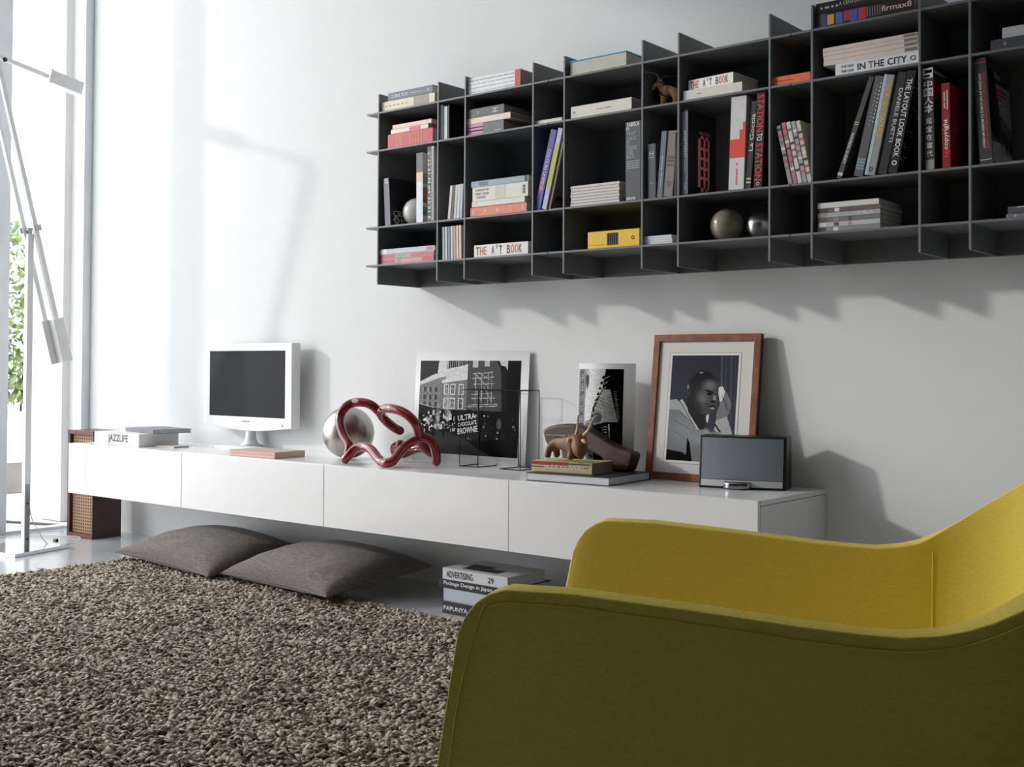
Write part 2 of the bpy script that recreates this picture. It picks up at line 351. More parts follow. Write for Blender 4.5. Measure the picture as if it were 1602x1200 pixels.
def cushion(label, loc, rz, rx, ry, a, b_, h, seed):
    t = thing('floor_cushion', label, 'cushion', loc, 0, 'floor cushions'); t.rotation_euler = (rx, ry, rz)
    cv = obj('cover', pillow(a, b_, h, seed), CF, t, smooth=True)
    pts = []
    for k in range(161):
        s = k/160*4; e = int(s) % 4; f = (s-int(s))*2-1; f = math.sin(f*math.pi/2)
        u, v = ((f, -1), (1, f), (-f, 1), (-1, -f))[e]
        pts.append((a*u*(1-0.10*(1-v*v)**0.8*abs(u)**3), b_*v*(1-0.10*(1-u*u)**0.8*abs(v)**3), 0))
    obj('piping', tube(bmesh.new(), pts, 0.0032, 6, False), CF, cv, smooth=True)
cushion('dark grey-brown floor cushion, the left one, farther along the console', (-1.19, -0.46, 0.085), math.radians(-4), math.radians(5), math.radians(1), 0.49, 0.33, 0.125, 3)
cushion('dark grey-brown floor cushion, the right one, overlapping its neighbour', (-0.21, -0.475, 0.095), math.radians(-7), math.radians(6), math.radians(-1), 0.485, 0.33, 0.13, 9)
# ================================================================ armchair
YF = fabric('mustard_yellow_wool', (0.72, 0.575, 0.115), (0.61, 0.48, 0.09), 250, 0.35, fine=(1000, 60), sheen=0.0)
th = math.radians(24); aw = 0.535
near_front = np.array((2.93, -2.945)); d = np.array((math.cos(th), math.sin(th))); lat = np.array((-math.sin(th), math.cos(th)))
ctr = near_front+lat*aw
ch = thing('armchair', 'mustard yellow upholstered armchair with curved shell in the right foreground', 'armchair', (ctr[0], ctr[1], 0), th)
ch['label'] = 'large mustard yellow upholstered armchair facing left in the right foreground'
def interp(x, X, Y): return float(np.interp(x, X, Y))
AX = [0, 0.01, 0.025, 0.045, 0.075, 0.20, 0.45, 0.64, 0.77, 0.84, 0.90]
AZ = [0.655, 0.692, 0.716, 0.732, 0.742, 0.741, 0.722, 0.704, 0.70, 0.711, 0.735]
R_ = 0.30; XS = 0.86
path = []                                                            # (x,y,nx,ny,rim,backness)
for x in (0, 0.004, 0.01, 0.017, 0.025, 0.035, 0.05, 0.075, 0.12, 0.2, 0.3, 0.4, 0.5, 0.6, 0.68, 0.76, 0.82): path.append((x, -aw, 0, -1, interp(x, AX, AZ), 0))
for k in range(13):
    a = math.radians(90*k/12); f = k/12
    path.append((XS+R_*math.sin(a), -aw+R_-R_*math.cos(a), math.sin(a), -math.cos(a), 0.718+0.33*(f**1.2), f))
for y in (-0.14, -0.05): path.append((XS+R_, y, 1, 0, 1.065+0.02*(0.14+y)/0.14, 1))
half = list(path); path = half+[(x, -y, nx, -ny, r, bk) for x, y, nx, ny, r, bk in half[::-1]]
ZB = 0.20; TH = 0.068; levels = [0, 0.12, 0.3, 0.5, 0.7, 0.85, 0.94, 1.0]
def shellpt(p, t, inn):
    x, y, nx, ny, rim, bk = p; z = ZB+(rim-ZB)*t
    lean = bk*0.30*max(0, z-0.42)+0.09*(z-rim)*(1-bk)
    xx, yy = x+nx*lean, y+ny*lean
    if inn: xx -= nx*TH; yy -= ny*TH
    xx -= (1-min(1, x/0.5))*(0.73-z)*0.18*(1 if x < 0.5 else 0)
    return (xx, yy, z)
bm = bmesh.new(); n = len(path); O = []; I = []
for p in path:
    O.append([bm.verts.new(shellpt(p, t, False)) for t in levels]); I.append([bm.verts.new(shellpt(p, t, True)) for t in levels])
m_ = len(levels)
for i in range(n-1):
    for j in range(m_-1):
        bm.faces.new((O[i][j], O[i+1][j], O[i+1][j+1], O[i][j+1])); bm.faces.new((I[i][j+1], I[i+1][j+1], I[i+1][j], I[i][j]))
    bm.faces.new((O[i][-1], O[i+1][-1], I[i+1][-1], I[i][-1])); bm.faces.new((I[i][0], I[i+1][0], O[i+1][0], O[i][0]))
for i in (0, n-1):
    for j in range(m_-1): bm.faces.new((O[i][j], O[i][j+1], I[i][j+1], I[i][j]))
sh = obj('shell', bm, YF, ch, smooth=True)
md = sh.modifiers.new('bevel', 'BEVEL'); md.width = 0.024; md.segments = 5; md.limit_method = 'ANGLE'; md.angle_limit = math.radians(50)
for side in (False,):
    pts = []
    for k, p in enumerate(path): 
        q = Vector(shellpt(p, 1.0, side)); s = -1 if side else 1
        pts.append(q+Vector((p[2]*s*0.0004, p[3]*s*0.0004, -0.0235)))
    e0 = [Vector(shellpt(path[0], t, side))+Vector((0.0235, (1 if side else -1)*0.0004, 0)) for t in (0.05, 0.4, 0.8)]
    e1 = [Vector(shellpt(path[-1], t, side))+Vector((0.0235, (-1 if side else 1)*0.0004, 0)) for t in (0.8, 0.4, 0.05)]
    pts = e0+[q for k, q in enumerate(pts) if 4 < k < n-5]+e1
    obj('seam', tube(bmesh.new(), catmull(pts, 4), 0.0016, 5, False), YF, ch, smooth=True)
obj('seat', bx(-0.05, XS+R_-TH-0.03, -aw+TH, aw-TH, 0.24, 0.43), YF, ch, bevel=0.03, seg=4)
bm = bmesh.new()
for sgn in (1,): tube(bm, [shellpt(path[-1-18], t, True) for t in (0.42, 0.5, 0.6, 0.7, 0.8, 0.88, 0.93)], 0.0017, 5)
obj('back_seam', bm, YF, ch, smooth=True)
LEG = mat('dark_oak_leg', (0.07, 0.045, 0.03), 0.5, var=0.1)
for x in (0.06, 0.95):
    for y in (-0.38, 0.38): obj('leg', tube(bmesh.new(), [(x, y, 0.0), (x, y, 0.24)], [0.014, 0.022], 12), LEG, ch, smooth=True)
# ================================================================ floor lamp
WP = mat('white_enamel_metal', (0.92, 0.925, 0.93), 0.3, var=0.01)
CHR = mat('polished_chrome', (0.75, 0.77, 0.78), 0.12, metal=1.0, var=0.02)
GM = mat('satin_grey_metal', (0.42, 0.44, 0.45), 0.35, metal=0.8, var=0.03)
BLK = mat('black_plastic', (0.012, 0.012, 0.013), 0.4, var=0.05)
lx, ly = -2.625, -0.80
lp = thing('floor_lamp', 'white counterweighted floor lamp with two long arms standing by the window', 'floor lamp', (lx, ly, 0))
a0 = math.radians(14.5)
b = bx(-0.215, 0.215, -0.215, 0.215, 0, 0.022); bmesh.ops.rotate(b, verts=b.verts, cent=(0, 0, 0), matrix=Matrix.Rotation(a0, 3, 'Z')); bmesh.ops.translate(b, verts=b.verts, vec=(0.05, -0.075, 0))
obj('base_plate', b, CHR, lp, bevel=0.002)
obj('pole', bx(-0.019, 0.019, -0.019, 0.019, 0.022, 1.97), WP, lp, bevel=0.002)
obj('pole_sleeve', bx(0.0192, 0.022, -0.014, 0.014, 0.022, 0.40), GM, lp)
for z in (0.06, 0.28): obj('screw', tube(bmesh.new(), [(0.0215, 0.0, z), (0.0255, 0.0, z)], 0.006, 8), BLK, lp)
piv = Vector((0, 0, 2.0)); el = Vector((-0.085, -0.225, 3.06)); dd = (el-piv).normalized(); sx = Vector((0.776, 0.63, 0)).normalized()
sx = (sx-dd*sx.dot(dd)).normalized()
for s in (-1, 1):
    o = sx*0.036*s; am = obj('arm', bar(bmesh.new(), piv+o-dd*0.62, el+o, 0.028, 0.028, (0, 1, 0)), WP, lp, bevel=0.002)
    cb = bar(bmesh.new(), piv+o-dd*0.58+dd*0, piv+o-dd*0.86, 0.062 if s > 0 else 0.056, 0.07, (0, 1, 0)); obj('counterweight', cb, WP, am, bevel=0.003)
    obj('clamp', bar(bmesh.new(), piv+sx*s*0.052-dd*0.018, piv+sx*s*0.052+dd*0.018, 0.03, 0.034, (0, 1, 0)), GM, lp, bevel=0.002)
obj('pivot_axle', tube(bmesh.new(), [piv-sx*0.05, piv+sx*0.05], 0.008, 10), CHR, lp, smooth=True)
obj('pivot_knuckle', bar(bmesh.new(), piv+Vector((0, 0, -0.045)), piv+Vector((0, 0, 0.008)), 0.02, 0.02, (0, 1, 0)), GM, lp)
e2 = Vector((-2.718-lx, -0.64-ly, 3.012)); e3 = Vector((-2.700-lx, -0.421-ly, 2.968)); e1 = Vector((-2.70-lx, -1.03-ly, 3.08)); hd_ = (e3-e2).normalized()
obj('elbow_bar', bar(bmesh.new(), el-sx*0.045, el+sx*0.045, 0.03, 0.03), WP, lp, bevel=0.002)
obj('head_arm', bar(bmesh.new(), e1, e2, 0.02, 0.028), WP, lp, bevel=0.002)
obj('elbow_ring', tube(bmesh.new(), [e1+(e2-e1)*0.22+Vector((0.014, 0, -0.012)), e1+(e2-e1)*0.22+Vector((0.022, 0, -0.012))], 0.014, 14), BLK, lp, smooth=True)
obj('head_joint', bar(bmesh.new(), e2-hd_*0.02, e2+hd_*0.012, 0.016, 0.022), BLK, lp)
shd = obj('lamp_shade', bar(bmesh.new(), e2+hd_*0.012, e3, 0.085, 0.085), WP, lp, bevel=0.006)
obj('socket_cap', bar(bmesh.new(), e2-hd_*0.004, e2+hd_*0.012, 0.092, 0.092), WP, shd, bevel=0.003)
WC = mat('white_cable', (0.7, 0.7, 0.7), 0.5, var=0.02)
cp = [(-0.004, 0.03, 0.43), (0.03, 0.02, 0.40), (0.032, 0.03, 0.2)]
A = [at_y(41, 745, -0.79), at_y(45, 770, -0.79), at_y(48, 805, -0.78), at_y(58, 828, -0.75), at_z(72, 849, 0.03)]
B = [at_z(u, v, 0.006) for u, v in ((84, 853), (101, 851), (118, 849), (126, 843), (120, 839.5), (95, 838.5), (50, 838.5), (20, 839), (-20, 840))]
loc0 = Vector((lx, ly, 0))
obj('power_cable', tube(bmesh.new(), catmull([Vector(p)-loc0 for p in A+B], 6), 0.0028, 6), WC, lp, smooth=True)
q = at_z(88, 845.5, 0.01); obj('plug', bx(q[0]-lx-0.025, q[0]-lx+0.012, q[1]-ly-0.01, q[1]-ly+0.01, 0.0, 0.02), BLK, lp, bevel=0.003)
B2 = [at_z(u, v, 0.006) for u, v in ((47, 834), (70, 831.5), (100, 831))]
tag(obj('floor_cable', tube(bmesh.new(), catmull([Vector(p) for p in B2], 6), 0.0028, 6), WC, smooth=True), 'thin white cable on the floor running to the wooden speaker', 'cable')
# ================================================================ wooden speaker
WD = mat('dark_red_walnut', (0.05, 0.010, 0.007), 0.4, col2=(0.028, 0.007, 0.005), vscale=6, stretch=(8, 8, 0.8), coat=0.2)
WD2 = mat('red_walnut_trim', (0.22, 0.06, 0.035), 0.4, col2=(0.14, 0.035, 0.022), vscale=8, stretch=(6, 6, 1.0))
cane = bpy.data.materials.new('woven_cane'); cane.use_nodes = True; nt = cane.node_tree; bb = nt.nodes['Principled BSDF']; bb.inputs['Roughness'].default_value = 0.6
tc = nt.nodes.new('ShaderNodeTexCoord'); sp = nt.nodes.new('ShaderNodeSeparateXYZ'); nt.links.new(tc.outputs['Object'], sp.inputs[0]); acc = None
for ax, fr_ in (('X', 2*math.pi/0.026), ('Z', 2*math.pi/0.021)):
    m1 = nt.nodes.new('ShaderNodeMath'); m1.operation = 'MULTIPLY'; m1.inputs[1].default_value = fr_; nt.links.new(sp.outputs[ax], m1.inputs[0])
    m2 = nt.nodes.new('ShaderNodeMath'); m2.operation = 'SINE'; nt.links.new(m1.outputs[0], m2.inputs[0])
    if acc is None: acc = m2.outputs[0]
    else:
        m3 = nt.nodes.new('ShaderNodeMath'); m3.operation = 'MINIMUM'; nt.links.new(acc, m3.inputs[0]); nt.links.new(m2.outputs[0], m3.inputs[1]); acc = m3.outputs[0]
mr = nt.nodes.new('ShaderNodeMapRange'); mr.inputs[1].default_value = -0.25; mr.inputs[2].default_value = 0.1; nt.links.new(acc, mr.inputs[0])
mx = nt.nodes.new('ShaderNodeMix'); mx.data_type = 'RGBA'; mx.inputs[6].default_value = (0.40, 0.235, 0.12, 1); mx.inputs[7].default_value = (0.02, 0.009, 0.005, 1)
nt.links.new(mr.outputs[0], mx.inputs[0]); nt.links.new(mx.outputs[2], bb.inputs['Base Color'])
sw, sd_, sh_ = 0.30, 0.215, 0.712
sk = thing('wooden_speaker', 'dark walnut vintage speaker with woven cane front standing by the console end', 'speaker', (-2.93, -0.345, 0), math.radians(1.5))
b = bx(0.0, 0.028, 0, sd_, 0, sh_); box(b, sw-0.012, sw, 0, sd_, 0, sh_); box(b, 0.028, sw-0.012, 0, sd_, sh_-0.025, sh_); box(b, 0.028, sw-0.012, 0.0, sd_, 0, 0.03); box(b, 0.028, sw-0.012, sd_-0.015, sd_, 0.03, sh_-0.025)
obj('cabinet', b, WD, sk)
obj('cane_grille', bx(0.028, sw-0.012, 0.022, 0.03, 0.03, sh_-0.025), cane, sk)
b = bx(0.0, sw, -0.004, 0, sh_-0.025, sh_); obj('front_trim', b, WD2, sk); obj('front_trim', bx(0.02, sw, -0.004, 0, 0, 0.028), WD2, sk)
# ================================================================ television
tx0, tx1 = ux(321, -0.115, 1.28), ux(457, -0.115, 1.28); tw = tx1-tx0; tz0, tz1 = 0.765, 1.284
tv = thing('television', 'white flat television with blank dark screen standing on the console', 'television', ((tx0+tx1)/2, -0.115, CZ1))
TW = mat('glossy_white_plastic', (0.82, 0.84, 0.86), 0.18, var=0.01, coat=0.3)
zz0, zz1 = tz0-CZ1, tz1-CZ1; sc = (ux(329, -0.115, 1.2)-(tx0+tx1)/2, ux(446, -0.115, 1.2)-(tx0+tx1)/2); sz0, sz1 = 0.842-CZ1+0.0, 1.239-CZ1
b = bmesh.new(); hw = tw/2; NS = 14                                   # bezel with a bowed bottom
def ring(y, sgn=1): 
    P = [(-hw, y, zz1), (hw, y, zz1)]+[(hw-tw*k/NS, y, zz0+0.02-0.028*math.sin(math.pi*k/NS)) for k in range(NS+1)]
    return [b.verts.new(p) for p in P]
Rf, Rb = ring(0.0), ring(0.065); nR = len(Rf)
for k in range(nR): b.faces.new((Rf[k], Rf[(k+1) % nR], Rb[(k+1) % nR], Rb[k]))
b.faces.new(Rb[::-1]); b.faces.new(Rf)
obj('housing', b, TW, tv, bevel=0.004)
obj('screen', bx(sc[0], sc[1], -0.0025, 0.001, sz0, sz1), mat('dark_lcd_screen', (0.022, 0.024, 0.029), 0.6, var=0.05, vscale=2, spec=0.12), tv)
obj('stand_neck', lathe(bmesh.new(), [(0, 0.012), (0.075, 0.012), (0.045, 0.03), (0.032, 0.06), (0.03, 0.12), (0, 0.12)], 24, (0, 0.035, 0)), TW, tv, smooth=True)
b = lathe(bmesh.new(), [(0, 0.0), (1, 0.0), (0.98, 0.008), (0.4, 0.016), (0, 0.018)], 48); bmesh.ops.scale(b, verts=b.verts, vec=(0.25, 0.10, 1)); bmesh.ops.translate(b, verts=b.verts, vec=(-0.03, -0.01, 0))
obj('stand_base', b, TW, tv, smooth=True)
GT = mat('grey_print', (0.2, 0.2, 0.21), 0.5)
text_mesh('maker_name', 'SAMSUNG', GT, tv, M3((1, 0, 0), (0, 0, 1), ((sc[0]+sc[1])/2, -0.0006, (zz0+sz0)/2+0.01)), w=0.075, h=0.012)
obj('power_mark', tube(bmesh.new(), [(sc[1]-0.02, 0.0005, (zz0+sz0)/2-0.005), (sc[1]-0.02, -0.001, (zz0+sz0)/2-0.005)], 0.006, 12), GT, tv)
# ================================================================ steel sphere and red sculpture
STL = mat('brushed_steel', (0.42, 0.39, 0.37), 0.33, metal=1.0, var=0.12, vscale=7)
p = at_y(545, 682, -0.24); s_ = obj('steel_sphere', ball(0.139, 28), STL, smooth=True); s_.location = (p[0], -0.24, CZ1+0.139)
tag(s_, 'brushed steel sphere on the console behind the red tubular sculpture', 'sphere')
RED = mat('glossy_crimson_lacquer', (0.22, 0.008, 0.014), 0.12, var=0.03, coat=0.6)
def RP(X, Y, y): return Vector(at_y(500+X/8.01, 610+Y/8.01, y))
ra = [RP(*t) for t in ((322, 880, -.487), (365, 820, -.48), (440, 735, -.46), (540, 705, -.45), (640, 745, -.46), (740, 865, -.49), (790, 910, -.50), (850, 925, -.505), (920, 890, -.49), (990, 800, -.45), (1060, 720, -.41), (1180, 640, -.35), (1310, 600, -.31), (1410, 660, -.285), (1455, 790, -.272), (1465, 910, -.268))]
rb = [RP(*t) for t in ((355, 800, -.475), (372, 700, -.465), (310, 590, -.455), (262, 450, -.445), (258, 330, -.43), (315, 225, -.41), (410, 165, -.37), (530, 155, -.36), (650, 190, -.34), (750, 280, -.31), (840, 395, -.28), (930, 470, -.25), (1005, 510, -.22))]
rc = [RP(*t) for t in ((900, 440, -.25), (820, 375, -.29), (772, 300, -.34), (800, 240, -.38), (890, 232, -.40), (1010, 262, -.40), (1120, 330, -.39), (1205, 430, -.37), (1245, 540, -.34), (1250, 600, -.31))]
rd = [RP(*t) for t in ((1250, 600, -.31), (1300, 700, -.27), (1400, 790, -.22), (1300, 735, -.19), (1180, 745, -.18), (1050, 800, -.19), (960, 790, -.22), (940, 720, -.25), (1010, 680, -.28))]
zmin = CZ1+0.0235
for L_ in (ra, rb, rc, rd):
    for q in L_: q.z = max(q.z, zmin)
b = bmesh.new()
for L_ in (ra, rb, rc, rd):
    P_ = catmull(L_, 7); tube(b, P_, [0.0]+[0.0235*math.sqrt(min(1, k/2.5+.25)) if k < 2 else 0.0235 for k in range(len(P_)-2)]+[0.0] if False else 0.0235, 18)
    for e in (P_[0], P_[-1]):
        bs = ball(0.0235, 10, e); me = bpy.data.meshes.new('x'); bs.to_mesh(me); bs.free(); b.from_mesh(me)
o = obj('tubular_sculpture', b, RED, smooth=True); tag(o, 'glossy crimson sculpture of knotted thick tube on the console', 'sculpture')
# ================================================================ wire sculpture
WI = mat('thin_black_wire', (0.012, 0.012, 0.014), 0.4, metal=0.5, var=0.05)
wx = [ux(719, -0.2, CZ1), ux(747.6, -0.2, CZ1), ux(781.7, -0.2, CZ1), ux(813.8, -0.2, CZ1)]; wy = (-0.2, -0.055); wt = 1.035
b = bmesh.new(); rw = 0.0022; z0 = CZ1+rw
for i in (0, 2):
    P_ = [(wx[i], wy[0]), (wx[i+1], wy[0]), (wx[i+1], wy[1]), (wx[i], wy[1])]
    for k in range(4):
        a_, c_ = P_[k], P_[(k+1) % 4]; tube(b, [(*a_, z0), (*c_, z0)], rw, 6)
        if (i == 0 or k != 0 or True) and not (i == 0 and k == 2) and not (i == 2 and k == 0): tube(b, [(*a_, z0), (*a_, wt)], rw, 6)
P_ = [(wx[0], wy[0]), (wx[3], wy[0]), (wx[3], wy[1]), (wx[0], wy[1])]
for k in range(4): tube(b, [(*P_[k], wt), (*P_[(k+1) % 4], wt)], rw, 6)
tag(obj('wire_sculpture', b, WI), 'thin black wire box-frame sculpture standing before the street photograph', 'sculpture')
# ================================================================ photographic prints
def street():
    P = Paint(210, 180, 0.08)
    P.rect(0, 0, 1, 1, 0.10)
    P.poly([(0, 0), (.2, 0), (.19, .13), (0, .25)], 0.20)
    P.poly([(.2, 0), (.62, 0), (.60, .2), (.25, .26), (.19, .14)], 0.82)              # sky and white hoarding
    P.poly([(.29, 0), (.55, 0), (.54, .03), (.29, .09)], 0.12)
    for k in range(12): P.line(.30+k*.021, 0, .30+k*.021, .085-.004*k, .006, .75)
    P.poly([(.0, .23), (.17, .14), (.28, .17), (.27, .52), (.0, .49)], 0.5)            # far facade
    P.poly([(.0, .23), (.17, .14), (.28, .17), (.2, .19), (0, .27)], 0.8)
    P.poly([(.24, .22), (.5, .18), (.5, .53), (.24, .54)], 0.46)                      # brick facade
    P.poly([(.24, .21), (.5, .17), (.5, .2), (.24, .245)], 0.85)
    for r in range(9): P.line(.0, .27+.028*r, .24, .24+.031*r, .003, .33, .6)
    for i, x in enumerate((.04, .10, .16)):
        for y in (.29, .37, .45): P.rect(x, y, x+.035, y+.05, .27); P.line(x, y, x, y+.05, .006, .7)
    for x in (.27, .335, .42):
        for y in (.26, .41): P.rect(x-.006, y-.01, x+.046, y+.105, .85); P.rect(x+.004, y, x+.036, y+.095, .3); P.line(x+.02, y, x+.02, y+.095, .005, .8); P.line(x, y+.045, x+.04, y+.045, .005, .8)
    P.poly([(.5, .0), (.78, .0), (.82, .1), (.84, .55), (.5, .52)], 0.30)              # scaffolded building
    P.rect(.55, .0, .6, .07, .75); P.rect(.66, .0, .71, .06, .75); P.poly([(.8, 0), (.88, 0), (.88, .1), (.86, .06), (.82, .05)], .8)
    P.rect(.88, 0, 1, 1, 0.03)
    for a in ((.55, .14, .75, .12), (.55, .19, .76, .17), (.56, .25, .76, .24), (.55, .36, .74, .34), (.55, .4, .77, .39), (.52, .47, .8, .455), (.51, .49, .8, .475)): P.line(*a, .008, .72)
    for x in (.58, .64, .70, .735): P.line(x, .13, x+.004, .45, .006, .65)
    for a in ((.57, .13, .72, .3), (.72, .2, .60, .12), (.57, .25, .64, .42), (.66, .27, .74, .42)): P.line(*a, .006, .68)
    P.rect(.0, .53, 1, .75, 0.06); P.poly([(0, .47), (.14, .50), (.22, .54), (0, .56)], .12); P.line(0, .47, .16, .51, .006, .8)
    r = random.Random(5)
    for k in range(150):
        x, y = r.random()*.4, .55+r.random()*.22; P.ell(x, y, .005+r.random()*.012, .006+r.random()*.022, r.choice((.03, .05, .3, .6, .75, .9, .12)))
    for k in range(46):
        x, y = .45+r.random()*.55, .55+r.random()*.35; P.ell(x, y, .003+r.random()*.008, .003+r.random()*.012, r.choice((.1, .2, .45, .7)))
    P.ell(.82, .66, .022, .06, .35, soft=.3); P.ell(.31, .50, .03, .16, .7, k=.7, soft=.6); P.ell(.21, .62, .02, .12, .75, k=.7, soft=.6)
    P.poly([(.12, .80), (.3, .76), (.5, .84), (.95, .9), (1, 1), (0, 1), (0, .8)], 0.20); P.poly([(.5, .84), (1, .82), (1, 1), (.75, 1)], .04)
    P.ell(.17, .78, .02, .06, .03); P.ell(.28, .78, .012, .05, .03); P.poly([(.385, .57), (.57, .53), (.59, .715), (.40, .745)], .07)
    P.grain(.09, 2); return P
def towerp():
    P = Paint(110, 160, .78); P.rect(0, 0, .25, 1, .55)
    r = random.Random(9)
    for k in range(60):
        y = k/60; P.line(.02, y, .19, y-.03+.02*math.sin(k), .008, r.choice((.1, .2, .3)), .9)
        P.line(.0, y, .1, y+.02, .004, .75)
    for x in (.0, .09, .195, .235): P.line(x, 0, x+.01, 1, .018, r.choice((.1, .25)))
    P.line(.22, 0, .225, 1, .012, .85); P.line(.25, 0, .26, 1, .006, .25)
    P.ell(.31, .1, .05, .09, .2, soft=.3); P.rect(.28, .02, .36, .06, .6)
    P.poly([(.72, 0), (1, 0), (1, 1), (.55, 1), (.42, .5), (.47, .38), (.66, .2)], .07)
    P.poly([(.68, .2), (.80, .2), (.93, .52), (.72, .52), (.5, .55), (.46, .45)], .62)
    for k in range(14): P.line(.46+.03*k, .52-.005*k, .52+.03*k, .30-.004*k, .006, .25)
    P.ell(.55, .47, .12, .07, .45, soft=.1); P.ell(.56, .48, .1, .05, .3)
    for k in range(17):
        y = .06+.055*k; x = .72-.28*min(1, (y/.5)**1.0) if y < .5 else .44
        P.poly([(x, y), (x-.055, y+.03), (x+.03, y+.035)], .08)
        P.line(x-.02, y+.045, x+.1, y+.01, .01, .55 if y < .5 else .15)
    for k in range(16): P.rect(.70+.004*k, .56+.027*k, .76+.004*k, .568+.027*k, .75); P.line(.86+.004*k, .22+.018*k, .90+.004*k, .225+.018*k, .006, .6)
    P.line(.79, .54, .85, 1, .02, .85); P.line(.68, .56, .74, 1, .008, .5); P.poly([(.27, .52), (.42, .5), (.5, .6), (.42, .85), (.36, .9)], .5)
    for k in range(9): P.line(.28+.01*k, .55+.03*k, .42, .54+.035*k, .008, .25)
    P.grain(.1, 4); return P
def portrait():
    P = Paint(150, 200, .25)
    for k in range(30): P.rect(0, k/30, 1, (k+1)/30, (.27, .28, .31), .12)
    P.a[:] = np.array((.24, .25, .285))*(1+.25*(P.Y[..., None]-.3))
    for x0, k in ((.74, .42), (.80, .33), (.88, .38), (.94, .30)):
        P.poly([(x0, 0), (x0+.03, 0), (x0+.09, 1), (x0+.05, 1)], (k, k, k+.01), .5)
    J = (.66, .67, .68)
    P.poly([(0, .43), (.09, .425), (.16, .44), (.28, .55), (.42, .66), (.52, .70), (.66, .72), (.80, .70), (.86, .74), (.80, .82), (.66, .88), (.55, .97), (.50, 1), (0, 1)], (.50, .51, .52))
    P.poly([(0, .43), (.11, .42), (.2, .48), (.34, .60), (.3, .60), (.16, .52), (0, .52)], J)
    P.ell(.26, .72, .20, .12, (.60, .61, .62), .6, soft=.6); P.ell(.62, .79, .2, .06, (.66, .67, .68), .7, soft=.6)
    P.poly([(.0, .90), (.25, .92), (.34, .97), (.34, 1), (0, 1)], .06); P.poly([(.31, .78), (.35, .83), (.40, 1), (.30, 1)], .07); P.line(.18, .55, .3, .6, .006, .3); P.line(.08, .62, .34, .70, .005, .38); P.line(.1, .72, .3, .8, .005, .36)
    P.poly([(.16, .43), (.20, .42), (.48, .70), (.43, .70)], (.72, .73, .73)); P.line(.19, .46, .42, .69, .006, .2)
    P.poly([(.24, .42), (.58, .58), (.56, .70), (.48, .70), (.3, .54)], .19)                    # neck, in shade
    P.poly([(.58, .52), (.62, .55), (.60, .64), (.57, .61)], (.85, .85, .85))                   # shirt collar
    S = (.30, .30, .31)
    P.ell(.50, .30, .20, .155, (.15, .15, .165), soft=.05); P.ell(.40, .38, .13, .15, (.19, .19, .20), soft=.15)        # hair / skull
    P.poly([(.36, .30), (.45, .235), (.58, .225), (.68, .27), (.705, .33), (.70, .37), (.73, .43), (.70, .46), (.715, .49), (.68, .53), (.60, .56), (.48, .55), (.38, .48)], S); P.ell(.40, .36, .09, .15, (.20, .20, .21), .95, soft=.6); P.ell(.50, .24, .17, .05, (.17, .17, .18), .9, soft=.5); P.ell(.56, .40, .12, .10, (.34, .34, .345), .5, soft=.8)
    P.ell(.60, .28, .09, .045, (.50, .50, .51), .8, soft=.6); P.ell(.50, .41, .07, .06, (.50, .50, .50), .7, soft=.7); P.ell(.68, .40, .022, .04, (.60, .60, .60), .9, soft=.5)
    P.ell(.44, .5, .07, .06, (.2, .2, .2), .6, soft=.6); P.line(.54, .33, .66, .35, .016, .09); P.ell(.60, .365, .035, .012, .08, soft=.4); P.line(.66, .37, .70, .365, .012, .1)
    P.ell(.665, .435, .035, .012, .12, soft=.4); P.ell(.655, .485, .04, .012, .10, soft=.3); P.ell(.655, .497, .03, .008, (.72, .70, .70), soft=.3); P.ell(.63, .515, .04, .012, (.34, .33, .33), soft=.3); P.line(.53, .45, .60, .47, .008, .14)
    P.ell(.285, .33, .026, .045, (.34, .34, .35), soft=.3); P.ell(.288, .335, .013, .028, (.2, .2, .2), soft=.3); P.ell(.27, .30, .01, .02, (.62, .62, .62), soft=.5)
    P.ell(.46, .165, .03, .006, (.7, .7, .72), soft=.5)
    P.poly([(.77, .34), (.84, .335), (.90, .40), (.93, .45), (.91, .53), (.88, .58), (.80, .66), (.72, .64), (.72, .55), (.76, .47)], (.50, .50, .51))   # hand
    P.poly([(.735, .30), (.79, .29), (.83, .34), (.80, .42), (.765, .44), (.73, .35)], (.88, .87, .87))                   # handkerchief
    for k in range(3): P.line(.79+.03*k, .38+.02*k, .86+.02*k, .50+.015*k, .007, .25, .8)
    P.poly([(.72, .61), (.88, .57), (.93, .66), (.97, .72), (.95, .76), (.80, .74), (.70, .70)], (.70, .71, .71)); P.line(.70, .64, .80, .72, .02, .2); P.ell(.58, .72, .05, .03, (.62, .62, .62), soft=.5)
    P.grain(.035, 6); return P
PAPER = mat('matt_photo_paper', (0.80, 0.80, 0.82), 0.5, var=0.01)
